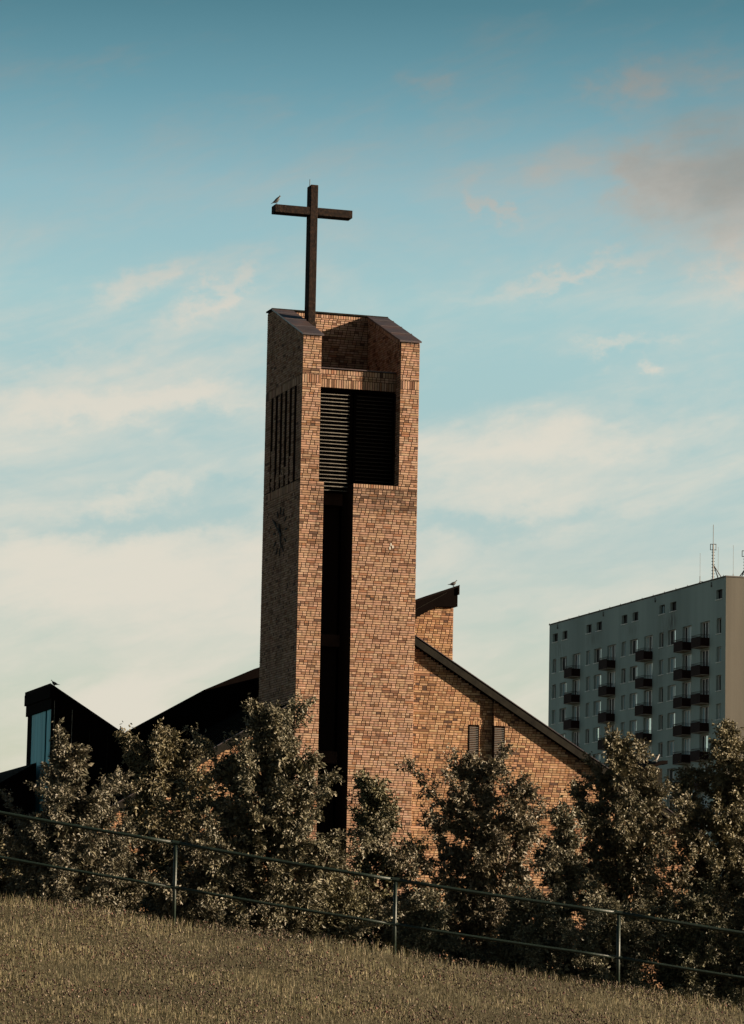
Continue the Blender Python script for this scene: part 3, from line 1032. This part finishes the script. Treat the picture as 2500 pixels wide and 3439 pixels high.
UPRIGHT = [(-0.155, 0.005, 0.016, 0.005), (-0.10, 0.045, 0.022, 0.012), (-0.06, 0.075, 0.034, 0.030), (-0.015, 0.105, 0.050, 0.050), (0.025, 0.135, 0.054, 0.056), (0.058, 0.170, 0.046, 0.046), (0.075, 0.205, 0.034, 0.030), (0.082, 0.228, 0.028, 0.024), (0.092, 0.244, 0.020, 0.016), (0.112, 0.236, 0.007, 0.006), (0.124, 0.228, 0.003, 0.003)]
LEVEL = [(-0.19, 0.058, 0.018, 0.005), (-0.12, 0.070, 0.022, 0.011), (-0.08, 0.080, 0.034, 0.026), (-0.03, 0.092, 0.050, 0.044), (0.02, 0.102, 0.054, 0.050), (0.06, 0.122, 0.044, 0.042), (0.085, 0.155, 0.026, 0.026), (0.092, 0.190, 0.021, 0.018), (0.104, 0.208, 0.020, 0.017), (0.124, 0.206, 0.007, 0.006), (0.140, 0.202, 0.003, 0.003)]


def CW(u, v, wz):
    return church.matrix_basis @ Vector((u, v, wz - BASE))


bird('pigeon', CW(-0.36, 2.0, 26.13), TH + R(8), 'dark hunched pigeon on the end of the cross arm', UPRIGHT, 'feather_dark', sc=1.15)
bird('pigeon', CW(5.88, UB + 0.1, 14.885), TH, 'grey pigeon on the peak of the dark roof right behind the bell tower', LEVEL, 'feather_dark', sc=0.95)
bird('pigeon', CW(-6.32, LA_V0 + 0.1, 11.34), TH + math.pi, 'grey pigeon with low tail on the corner above the blue glazing', LEVEL, 'feather_dark', sc=0.85)
bird('pigeon', CW(13.0, 4.0, 9.82), TH, 'pale-breasted pigeon on the low roof in front of the apartment block', UPRIGHT, 'feather_pale', sc=0.95)

# ------------------------------------------------------------------ apartment block
AY = R(17.25)
AZ0 = 43.95
apt = empty('apartment_building', (33.664, 350.0, 0.0), AY)
tag(apt, 'long grey rendered apartment block with rows of windows and dark balconies', 'building')
AL, AD = 48.6, 13.0               # the long side runs along local +y (x = 0 faces left), the gable along +x
FLOOR = 2.72
WIN = {'A': (46.45, 47.5), 'B': (43.2, 45.2), 'D': (36.25, 37.35), 'E': (32.95, 35.05), 'G': (26.05, 27.2), 'H': (22.8, 24.85),
       'J': (15.8, 16.92), 'K': (12.6, 14.6), 'N': (1.1, 2.22)}
DOOR = {'C': (39.1, 41.4), 'F': (28.87, 31.25), 'I': (18.65, 20.95), 'L': (8.5, 10.8), 'M': (3.95, 6.3)}
ATT = [(46.0, 47.55), (43.1, 44.6), (35.9, 37.35), (32.9, 34.4), (25.7, 27.2), (22.7, 24.2), (15.5, 16.95), (12.5, 14.05), (0.9, 2.37)]
rects = []
for a, b in ATT:
    rects.append((a, b, AZ0 - 1.97, AZ0 - 1.06, 'attic'))
NFL = 8
for fl in range(NFL):
    zt = AZ0 - 3.78 - fl * FLOOR
    for k, (a, b) in WIN.items():
        rects.append((a, b, zt - 1.48, zt, 'win'))
    for k, (a, b) in DOOR.items():
        rects.append((a, b, zt - 2.2, zt, 'door'))
gs = sorted({0.0, AL} | {r[0] for r in rects} | {r[1] for r in rects})
gz = sorted({0.0, AZ0} | {r[2] for r in rects} | {r[3] for r in rects})
hole = set()
for (a, b, c, d, k) in rects:
    for i in range(gs.index(a), gs.index(b)):
        for j in range(gz.index(c), gz.index(d)):
            hole.add((i, j))
RV = 0.30
aw = MB()
# merge free cells in a column strip to keep the wall light
for i in range(len(gs) - 1):
    j = 0
    while j < len(gz) - 1:
        if (i, j) in hole:
            j += 1
            continue
        j0 = j
        while j < len(gz) - 1 and (i, j) not in hole:
            j += 1
        aw.face([(0, gs[i], gz[j0]), (0, gs[i], gz[j]), (0, gs[i + 1], gz[j]), (0, gs[i + 1], gz[j0])])
for (a, b, c, d, k) in rects:
    aw.face([(0, a, c), (RV, a, c), (RV, a, d), (0, a, d)])
    aw.face([(0, b, c), (0, b, d), (RV, b, d), (RV, b, c)])
    aw.face([(0, a, d), (RV, a, d), (RV, b, d), (0, b, d)])
    aw.face([(0, a, c), (0, b, c), (RV, b, c), (RV, a, c)])
    aw.face([(RV + .05, a, c), (RV + .05, a, d), (RV + .05, b, d), (RV + .05, b, c)])
aw.face([(0, 0, 0), (AD, 0, 0), (AD, 0, AZ0), (0, 0, AZ0)], 1)
aw.face([(AD, 0, 0), (AD, AL, 0), (AD, AL, AZ0), (AD, 0, AZ0)])
aw.face([(0, AL, 0), (0, AL, AZ0), (AD, AL, AZ0), (AD, AL, 0)])
aw.face([(0, 0, AZ0), (AD, 0, AZ0), (AD, AL, AZ0), (0, AL, AZ0)])
awo = aw.build('wall', ['render_grey', 'render_beige'], apt)
pr = MB().box(-0.06, AD + 0.06, -0.06, AL + 0.06, AZ0, AZ0 + 0.12)
apr = pr.build('parapet_flashing', 'roof_tar', apt)
for i in range(17):
    MB().box(-0.09, -0.061, i * 3.0 + 0.4, i * 3.0 + 0.5, AZ0 - 0.02, AZ0 + 0.2).build('flashing_clip', 'roof_tar', apr)
win_cache = {}


def window_meshes(wd, ht, kind):
    key = (round(wd, 2), round(ht, 2), kind)
    if key in win_cache:
        return win_cache[key]
    t = 0.05
    fb = MB()
    x0, x1 = RV - 0.05, RV + 0.02
    fb.box(x0, x1, 0, wd, 0, t)
    fb.box(x0, x1, 0, wd, ht - t, ht)
    fb.box(x0, x1, 0, t, t, ht - t)
    fb.box(x0, x1, wd - t, wd, t, ht - t)
    splits = [] if wd < 1.2 else ([wd / 2] if kind != 'door' else [wd * 0.36, wd * 0.70])
    for s in splits:
        fb.box(x0 - 0.01, x1, s - 0.04, s + 0.04, t, ht - t)
    edges = [t] + splits + [wd - t]
    panes = []
    for a, b in zip(edges[:-1], edges[1:]):
        pb = MB().box(RV - 0.005, RV + 0.012, a + 0.02, b - 0.02, t, ht - t)
        panes.append([pb.mesh('pane', mn) for mn in ('window_glass', 'window_dim', 'window_curtain')])
    sb = MB().box(-0.09, RV - 0.055, -0.08, wd + 0.08, -0.05, -0.004)
    win_cache[key] = (fb.mesh('window', 'window_frame' if kind != 'attic' else 'window_dim'), panes, sb.mesh('sill', 'window_frame'))
    return win_cache[key]


for (a, b, c, d, k) in rects:
    fm, pns, sm = window_meshes(b - a, d - c, k)
    o = bpy.data.objects.new('balcony_window' if k == 'door' else 'window', fm)
    o.location = (0, a, c)
    link(o, apt)
    for ip, pm in enumerate(pns):
        # nearest pane catches the sky most often, the others are dim rooms or curtains
        pr_ = (0.80, 0.10, 0.10) if (ip == 0 and len(pns) > 1) else (0.12, 0.52, 0.36)
        if k == 'attic':
            pr_ = (0.0, 0.8, 0.2)
        p_ = bpy.data.objects.new('pane', pm[RNG.choice(3, p=pr_)])
        p_.rotation_euler = (0, RNG.uniform(-.012, .012), RNG.uniform(-.012, .012))
        link(p_, o)
    if k != 'door':
        link(bpy.data.objects.new('sill', sm), o)
bal = {}
BD = 0.92
for fl in range(NFL):
    zt = AZ0 - 3.78 - fl * FLOOR
    for k, (a, b) in DOOR.items():
        wd = b - a - 0.05
        key = round(wd, 2)
        if key not in bal:
            s_ = MB().box(-BD, -0.002, 0, wd, -0.14, 0.0).mesh('balcony', 'slab_concrete')
            p_ = MB()
            p_.box(-BD - 0.03, -BD, -0.02, wd + 0.02, -0.10, 0.86)
            p_m = p_.mesh('front_panel', 'balcony_panel')
            q_m = MB().box(-BD, -0.01, -0.03, 0.0, -0.05, 0.74).mesh('side_panel', 'balcony_panel')
            q2_m = MB().box(-BD, -0.01, wd, wd + 0.03, -0.05, 0.74).mesh('side_panel', 'balcony_panel')
            r_ = MB()
            for yy in (0.0, wd):
                r_.tube([(-BD, yy, 1.05), (-0.02, yy, 1.05)], 0.022, 5)
                r_.tube([(-BD, yy, 0.92), (-0.02, yy, 0.92)], 0.013, 5)
                for q in range(8):
                    xx = -BD + 0.06 + q * 0.115
                    r_.tube([(xx, yy, 0.6), (xx, yy, 1.05)], 0.011, 4)
            r_.tube([(-BD, 0, 1.05), (-BD, wd, 1.05)], 0.024, 5)
            for q in range(9):
                yy = wd * q / 8
                r_.tube([(-BD, yy, 0.8), (-BD, yy, 1.05)], 0.013, 4)
            r_m = r_.mesh('railing', 'balcony_rail')
            bal[key] = (s_, p_m, q_m, q2_m, r_m)
        ms = bal[key]
        o = bpy.data.objects.new('balcony', ms[0])
        o.location = (0, a + 0.02, zt - 2.42)
        link(o, apt)
        for nm, mm in zip(('front_panel', 'side_panel', 'side_panel', 'railing'), ms[1:]):
            link(bpy.data.objects.new(nm, mm), o)
# downpipe brackets and small vents under the parapet
for s in (3.4, 17.9, 32.3, 45.9):
    v_ = MB().box(-0.10, -0.002, s, s + 0.16, AZ0 - 0.62, AZ0 - 0.42)
    v_.tube([(-0.07, s + 0.08, AZ0 - 0.42), (-0.07, s + 0.08, AZ0 - 0.15)], 0.04, 6)
    v_.build('roof_outlet', 'stain', apt)

# ------------------------------------------------------------------ antennas on the apartment roof
def mast(loc, h, label, cage=True, braces=True, side=1, name='antenna_mast'):
    t = empty(name, loc)
    tag(t, label, 'antenna', 'antennas on the apartment roof')
    hp = h * 0.66 if cage else h
    mb = MB().tube([(0, 0, 0), (0, 0, hp)], 0.075 if cage else 0.03, 6)
    mb.build('pole', 'mast_steel', t)
    if cage:
        MB().tube([(0, 0, hp), (0, 0, h)], 0.03, 5).build('whip', 'mast_steel', t)
        c_ = MB()
        z0, z1 = hp - 0.55, hp
        for sx in (-0.27, 0.27):
            c_.tube([(sx, 0, z0), (sx, 0, z1)], 0.035, 5)
        for z_ in (z0, z1):
            c_.tube([(-0.30, 0, z_), (0.30, 0, z_)], 0.035, 5)
        c_.build('panel_frame', 'mast_steel', t)
        r_ = MB()
        zz = 0.2
        while zz < z0:
            r_.box(-0.16, 0.16, -0.03, 0.03, zz, zz + 0.05)
            zz += 0.30
        r_.build('climbing_rung', 'mast_steel', t)
    if braces:
        for dx in (0.65, 1.15):
            MB().tube([(side * 0.05, 0, hp * 0.45), (side * dx, 0.2, 0.0)], 0.05, 5).build('brace', 'mast_steel', t)
    return t


rz = AZ0 + 0.1
mast((32.94, 355.5, rz), 5.6, 'lattice-topped mobile antenna mast with braces above the apartment roof edge')
mast((36.25, 358.0, rz), 5.2, 'second braced antenna mast cut off by the picture edge', side=-1)
for (x, y, h, lab) in ((31.82, 357.0, 3.0, 'thin whip antenna farthest along the apartment roof edge'), (33.85, 360.0, 4.0, 'very thin whip antenna standing between the two braced masts'), (34.93, 356.0, 3.7, 'thin whip antenna on a bracket beside the second braced mast')):
    t = empty('whip_antenna', (x, y, rz))
    tag(t, lab, 'antenna', 'antennas on the apartment roof')
    MB().tube([(0, 0, 0), (0, 0, h * 0.25)], 0.04, 5).build('mount', 'mast_steel', t)
    MB().tube([(0, 0, h * 0.25), (0, 0, h)], 0.016, 5).build('whip', 'mast_steel', t)
    MB().tube([(0, 0, 0.25), (0.9, 0, 0.15)], 0.03, 5).build('bracket', 'mast_steel', t)

# ------------------------------------------------------------------ trees
LEAF_PAL = 0.47 * np.array([(0.150, 0.130, 0.072), (0.130, 0.115, 0.066), (0.180, 0.155, 0.095), (0.110, 0.102, 0.058), (0.200, 0.172, 0.115)])


def leaves_mesh(P, D, size, rng, inner, name='crown'):
    """P leaf positions, D growing directions"""
    n = len(P)
    L = (size * rng.uniform(0.7, 1.25, n) * inner)[:, None]
    d = D * 0.8 + rng.normal(0, 0.55, (n, 3)) + np.array((0, 0, -0.55))
    d /= np.linalg.norm(d, axis=1)[:, None]
    r = rng.normal(0, 1, (n, 3))
    s = np.cross(d, r)
    s /= np.linalg.norm(s, axis=1)[:, None] + 1e-9
    nrm = np.cross(s, d)
    Wd = L * rng.uniform(0.22, 0.33, n)[:, None]
    fold = L * 0.10
    base = P
    tip = P + d * L - nrm * L * 0.12
    mid = P + d * L * 0.48
    a = mid + s * Wd + nrm * fold
    b = mid - s * Wd + nrm * fold
    V = np.stack([base, a, tip, b], 1).reshape(-1, 3)
    k = np.arange(n)[:, None] * 4
    F = np.concatenate([k + np.array([0, 1, 2]), k + np.array([0, 2, 3])], 1).reshape(-1, 3)
    tone = LEAF_PAL[rng.integers(0, len(LEAF_PAL), n)] * rng.uniform(0.7, 1.3, (n, 1)) * rng.uniform(0.78, 1.18) * np.array((rng.uniform(0.92, 1.05), 1.0, rng.uniform(0.85, 1.1)))
    return np_mesh(name, V, F, 'leaf', np.repeat(tone, 4, axis=0))


def tree(name, x, y, top, rad, label, cat='tree', seed=1, n_br=46, low=0.10, dens=1.0, lean=(0, 0), leaf=0.105, group='trees in front of the church', leaders=()):
    """leaders: further upright stems as (dx, dy, top) from the base"""
    rng = np.random.default_rng(seed)
    k_ = y / 92.0                      # sizes below are given for a distance of 92 m
    x, rad, top = x * k_, rad * k_, (top - EYE) * k_ + EYE
    lean = (lean[0] * k_, lean[1] * k_)
    leaders = [(a * k_, b * k_, (c - EYE) * k_ + EYE, d * k_, e) for a, b, c, d, e in leaders]
    zb = float(ground_z(x, y))
    t = empty(name, (x, y, zb))
    tag(t, label, cat, group)
    wood = MB()
    Pl, Dl, Il = [], [], []
    stems = [(lean[0], lean[1], top - zb - 0.42, rad, n_br, 0.0)]
    for (dx, dy, tp, rr_, nb_) in leaders:
        stems.append((dx, dy, tp - zb - 0.38, rr_ * 1.3, nb_, 0.15))
    for (lx, ly, H, RR, NB, st) in stems:
        ts = np.linspace(0, 1, 9)
        wob = rng.normal(0, 0.035, (9, 2)) * H * 0.25
        wob[0] = 0
        stem = np.stack([lx * ts ** 1.2 + wob[:, 0] * ts, ly * ts ** 1.2 + wob[:, 1] * ts, ts * H], 1)
        wood.tube(stem, [max(0.012, 0.052 * (H / 6) * (1 - q) ** 0.9 + 0.006) for q in ts], 7)

        def at(q):
            i = min(int(q * 8), 7)
            f = q * 8 - i
            return stem[i] * (1 - f) + stem[i + 1] * f
        ga = rng.uniform(0, 6.28)
        for i in range(NB):
            q = low + (0.985 - low) * (i + rng.uniform(-0.3, 0.3)) / NB
            q = min(max(q, low), 0.99)
            ga += 2.39996 + rng.normal(0, 0.35)
            prof = 1.32 * (1 - q) ** 0.60 * (1 + 0.25 * math.sin(q * 19 + seed)) if q > 0.06 else 1.1
            ln_ = RR * max(0.14, prof) * rng.uniform(0.5, 1.4)
            e = R(rng.uniform(-2, 44)) + q * 0.45
            hd = np.array((math.cos(ga), math.sin(ga), 0))
            d = hd * math.cos(e) + np.array((0, 0, math.sin(e)))
            p = at(q)
            pts = [p]
            seg = 6
            for k in range(seg):
                d = d + np.array((0, 0, 0.10 - 0.16 * (k / seg))) + rng.normal(0, 0.07, 3)
                d /= np.linalg.norm(d)
                p = p + d * ln_ / seg
                pts.append(p)
            pts = np.array(pts)
            wood.tube(pts[:5], [0.022, 0.019, 0.015, 0.011, 0.006], 4, caps=False)
            # leafy twigs along the branch
            nt = int(8 + ln_ * 11)
            for k in range(nt):
                f = rng.uniform(0.06, 1.0) ** 0.8 * seg
                ii = min(int(f), seg - 1)
                p0 = pts[ii] + (pts[ii + 1] - pts[ii]) * (f - ii)
                dirb = pts[ii + 1] - pts[ii]
                dirb = dirb / np.linalg.norm(dirb)
                td = dirb * 0.7 + rng.normal(0, 0.6, 3) + np.array((0, 0, 0.18))
                td /= np.linalg.norm(td)
                tl = rng.uniform(0.16, 0.42) * (0.7 + 0.3 * min(RR, 1.5))
                m_ = int(rng.integers(11, 20) * dens)
                ss = rng.uniform(0.1, 1.0, m_)[:, None]
                Pl.append(p0 + td * tl * ss + rng.normal(0, 0.040, (m_, 3)))
                Dl.append(np.repeat(td[None], m_, 0))
                Il.append(np.full(m_, 1.65 if f < 0.5 * seg else 1.0))  # inner leaves enlarged to block the sun inside the crown
        # tip tuft of the leader
        m_ = 90
        ss = rng.uniform(0.90, 1.0, m_)
        Pl.append(np.array([at(min(s_, 0.999)) for s_ in ss]) + rng.normal(0, 0.05, (m_, 3)))
        Dl.append(np.repeat(np.array(((0, 0, 1.0),)), m_, 0))
        Il.append(np.full(m_, 1.0))
    P = np.concatenate(Pl)
    D = np.concatenate(Dl)
    IN = np.concatenate(Il)
    keep = P[:, 2] > 0.05
    wood.build('trunk', 'bark', t)
    link(bpy.data.objects.new('crown', leaves_mesh(P[keep], D[keep], leaf, rng, IN[keep])), t)
    return t, keep.sum()


TOTAL = 0
SPEC = [
    (-7.35, 87.0, 8.40, 1.5, 'leafy tree in front of the blue glazing, nearest the picture edge', 11, 46, ((-0.9, 0.3, 6.6, 1.0, 22), (0.85, -0.2, 7.4, 0.8, 18))),
    (-5.05, 94.0, 8.85, 1.6, 'dark tree before the valley of the two dark roofs', 12, 42, ((-0.6, 0.2, 7.3, 0.8, 18), (0.9, 0.1, 8.1, 0.8, 18))),
    (-2.55, 91.0, 9.50, 1.75, 'tallest and widest leafy tree, at the tower\'s shaded side', 13, 60, ((1.1, -0.3, 8.5, 1.1, 26), (-1.0, 0.2, 8.4, 0.9, 22), (1.9, -0.2, 6.6, 0.8, 14))),
    (0.20, 97.0, 7.85, 1.0, 'small pointed tree in front of the tower\'s front face', 14, 40, ()),
    (2.70, 95.0, 8.30, 1.75, 'tree with arching side branches below the two wall vents', 15, 44, ((1.2, -0.2, 7.75, 0.95, 26),)),
    (4.85, 99.0, 7.10, 0.85, 'shorter bushy tree between the vent tree and the roof-end tree', 16, 34, ()),
    (6.25, 102.0, 8.90, 1.45, 'tree hiding the lower end of the brick gable wall', 17, 48, ((-0.9, 0.2, 7.9, 0.8, 18), (0.9, 0.1, 8.3, 0.9, 20))),
    (8.95, 105.0, 9.1, 1.7, 'broad tree in front of the apartment block', 18, 58, ((-1.2, 0.0, 8.3, 1.0, 24), (1.1, 0.2, 8.9, 1.0, 24))),
]
for (x, y, tp, rd, lab, sd_, nb, lead) in SPEC:
    _, n_ = tree('broadleaf_tree', x, y, tp, rd * 1.5, lab, 'tree', sd_, int(nb * 1.1), 0.05, 1.75, (0, 0), 0.094, 'trees in front of the church', lead)
    TOTAL += n_
SHR = [(-9.0, 88.5, 5.9, 1.0, 'round shrub low at the picture edge behind the railing', 31), (-6.4, 89.0, 6.2, 1.1, 'dark shrub below the blue-glazing tree and the dark tree', 32), (-4.1, 90.0, 6.2, 1.1, 'shrub behind the first railing post', 33),
       (-0.9, 92.5, 5.9, 1.1, 'dark shrub at the foot of the black tower slot', 34), (1.4, 92.5, 4.9, 0.9, 'shrub below the small pointed tree, beside the middle railing post', 35), (4.0, 92.0, 4.9, 1.0, 'shrub below the tree with arching branches', 36),
       (6.1, 93.0, 4.8, 1.0, 'shrub left of the last railing post', 37), (8.0, 93.5, 5.0, 1.1, 'dark shrub to the right of the last railing post', 38), (9.9, 94.0, 5.6, 1.2, 'shrub in the dark lower corner under the broad tree', 39)]
for (x, y, tp, rd, lab, sd_) in SHR:
    _, n_ = tree('shrub', x, y, tp, rd * 1.5, lab, 'shrub', sd_, 30, 0.08, 1.7, (0, 0), 0.08, 'shrubs under the trees', ((0.5, 0.2, tp - 0.4, rd * 0.8, 14), (-0.5, 0.1, tp - 0.6, rd * 0.8, 14)))
    TOTAL += n_
SHADE_TREES = ((14.6, 90.5, 1.0, 0.4), (15.6, 94.5, 0.96, 1.9), (14.4, 98.5, 1.04, 3.1), (16.4, 102.5, 1.0, 4.4), (18.6, 87.0, 1.02, 5.2))  # unseen trees, added to shade the lower part of the tree row
src_tree = bpy.data.objects['broadleaf_tree.002']
for x, y, k_, rz_ in SHADE_TREES:
    t = src_tree.copy()
    COL.objects.link(t)
    t.location = (x, y, float(ground_z(x, y)))
    t.rotation_euler = (0, 0, rz_)
    t.scale = (k_, k_, k_)
    tag(t, 'unseen leafy tree added past the broad tree to shade the row', 'tree', 'unseen trees added for shade')
    for ch in list(src_tree.children):
        c = ch.copy()
        COL.objects.link(c)
        c.parent = t
print('leaves', TOTAL)

# ------------------------------------------------------------------ railing
rail = empty('railing', (-2.66, 52.3, float(ground_z(-2.66, 52.3))))
tag(rail, 'green painted steel tube railing sloping down along the top of the meadow', 'railing')
RX = [-9.0, -5.75, -2.66, 0.43, 3.56, 6.7]


def rail_top(x):
    xs_ = [-9.0, -5.11, -2.66, 0.43, 3.56, 6.7]
    zs_ = [5.00, 4.40, 4.02, 3.565, 3.165, 2.74]
    return float(np.interp(x, xs_, zs_))


rl = rail.location
for i, x in enumerate(RX):
    zt = rail_top(x)
    zg = float(ground_z(x, 52.3)) - 0.15
    mb = MB().tube([(x, 52.3, zg), (x, 52.3, zt)], 0.026, 10)
    mb.v = [(a - rl.x, b - rl.y, c - rl.z) for a, b, c in mb.v]
    mb.build('post', 'rail_paint', rail, smooth=True)
for dz, nm in ((0.0, 'top_rail'), (-0.62, 'lower_rail')):
    for a, b in zip(RX[:-1], RX[1:]):
        pts = []
        for q in np.linspace(0, 1, 7):
            x = a + (b - a) * q
            sag = -0.012 * math.sin(q * math.pi)
            pts.append((x - rl.x, 0.0 - (0.0 if dz == 0 else 0.0), rail_top(a) + (rail_top(b) - rail_top(a)) * q + dz + sag - rl.z))
        MB().tube(pts, 0.025 if dz == 0 else 0.021, 10).build(nm, 'rail_paint', rail, smooth=True)

for x in RX:
    for dz in (0.0, -0.62):
        sx = 0.05
        pts = [(x + q - rl.x, 0.0, rail_top(x + q) + dz - rl.z) for q in (-sx, sx)]
        MB().tube(pts, 0.031 if dz == 0 else 0.027, 10).build('joint_sleeve', 'rail_paint', rail)

# ------------------------------------------------------------------ meadow
def meadow():
    rng = np.random.default_rng(99)
    n = 370000
    x = np.where(rng.random(n) < 0.86, rng.uniform(-6.6, 6.6, n), rng.uniform(6.6, 10.5, n) * np.sign(rng.normal(0, 1, n)))
    y = YC + 0.6 - rng.uniform(0, 1, n) ** 0.9 * 17.5
    # leave out what can never be seen (well below the sight line)
    z = ground_z(x, y)
    keep = (z - EYE) / y > -0.012 - 0.002
    x, y, z = x[keep], y[keep], z[keep]
    n = len(x)
    patch = np.sin(x * 1.1 + 0.6 * y) * np.sin(y * 0.83 - 0.5 * x + 1.3) + 0.6 * np.sin(x * 2.7 - y * 1.9)
    tall = rng.random(n) < (0.15 + 0.06 * patch + 0.16 * np.exp(-(YC - y) / 0.8))
    h = np.where(tall, rng.uniform(0.045, 0.125, n), rng.uniform(0.012, 0.042, n)) * (1 + 0.12 * patch) * (1 + 0.55 * np.exp(-np.abs(YC - y) / 0.5) * tall)
    wd = np.where(tall, rng.uniform(0.0014, 0.0026, n), rng.uniform(0.0022, 0.0048, n))
    a = rng.uniform(0, 6.283, n)
    bend = h * rng.uniform(0.05, 0.45, n)
    dx, dy = np.cos(a), np.sin(a)
    sx, sy = -dy, dx
    P = np.stack([x, y, z - 0.01], 1)
    side = np.stack([sx, sy, np.zeros(n)], 1) * wd[:, None]
    mid = P + np.stack([dx * bend * 0.35, dy * bend * 0.35, h * 0.6], 1)
    tip = P + np.stack([dx * bend, dy * bend, h], 1)
    head = np.where(tall & (rng.random(n) < 0.55), 1.8, 0.75)[:, None]
    V = np.stack([P - side, P + side, mid - side * head * 0.9, mid + side * head * 0.9, tip], 1).reshape(-1, 3)
    k = np.arange(n)[:, None] * 5
    F = np.concatenate([k + np.array([0, 1, 3]), k + np.array([0, 3, 2]), k + np.array([2, 3, 4])], 1).reshape(-1, 3)
    pal = np.array([(0.140, 0.115, 0.058), (0.110, 0.096, 0.046), (0.190, 0.156, 0.095), (0.072, 0.071, 0.032), (0.095, 0.066, 0.038)])
    tone = pal[rng.choice(5, n, p=(0.3, 0.25, 0.15, 0.2, 0.1))] * rng.uniform(0.36, 0.86, (n, 1)) * (1 + 0.26 * patch)[:, None]
    me = np_mesh('grass', V, F, 'grass', np.repeat(tone, 5, axis=0))
    o = bpy.data.objects.new('grass', me)
    link(o)
    tag(o, 'dry brownish meadow grass covering the slope in the foreground', 'grass', kind='stuff')
    # clover leaves and withered flower heads between the blades: small folded lozenges
    n = 64000
    x = rng.uniform(-9.0, 9.0, n)
    y = YC + 0.3 - rng.uniform(0, 1, n) * 17
    z = ground_z(x, y)
    keep = (z - EYE) / y > -0.014
    x, y, z = x[keep], y[keep], z[keep]
    patch = np.sin(x * 1.7 - 0.4 * y) * np.sin(y * 1.13 + 0.7 * x + 0.3)
    keep = rng.random(len(x)) < 0.42 + 0.42 * patch
    x, y, z = x[keep], y[keep], z[keep]
    n = len(x)
    hz = rng.uniform(0.03, 0.13, n)
    c = np.stack([x, y, z + hz], 1)
    s = rng.uniform(0.007, 0.020, n)[:, None]
    d1 = rng.normal(0, 1, (n, 3))
    d1 /= np.linalg.norm(d1, axis=1)[:, None]
    d2 = np.cross(d1, rng.normal(0, 1, (n, 3)))
    d2 /= np.linalg.norm(d2, axis=1)[:, None]
    d3 = np.cross(d1, d2)
    V = np.stack([c + d1 * s, c + d2 * s, c - d1 * s, c - d2 * s, c + d3 * s * 0.7, c - d3 * s * 0.7], 1).reshape(-1, 3)
    k = np.arange(n)[:, None] * 6
    F = np.concatenate([k + np.array(t_) for t_ in ((0, 1, 4), (1, 2, 4), (2, 3, 4), (3, 0, 4), (1, 0, 5), (2, 1, 5), (3, 2, 5), (0, 3, 5))], 1).reshape(-1, 3)
    pal = np.array([(0.030, 0.016, 0.011), (0.045, 0.028, 0.016), (0.12, 0.095, 0.068), (0.10, 0.042, 0.034), (0.04, 0.035, 0.018)])
    tone = pal[rng.choice(5, n, p=(0.42, 0.29, 0.13, 0.025, 0.135))] * rng.uniform(0.7, 1.25, (n, 1))
    me = np_mesh('clover_heads', V, F, 'grass', np.repeat(tone, 6, axis=0))
    o = bpy.data.objects.new('clover_heads', me)
    link(o)
    tag(o, 'withered clover heads and small leaves scattered through the meadow grass', 'clover', kind='stuff')


meadow()
scene.cycles.max_bounces = 6
scene.cycles.diffuse_bounces = 2
scene.cycles.use_denoising = True
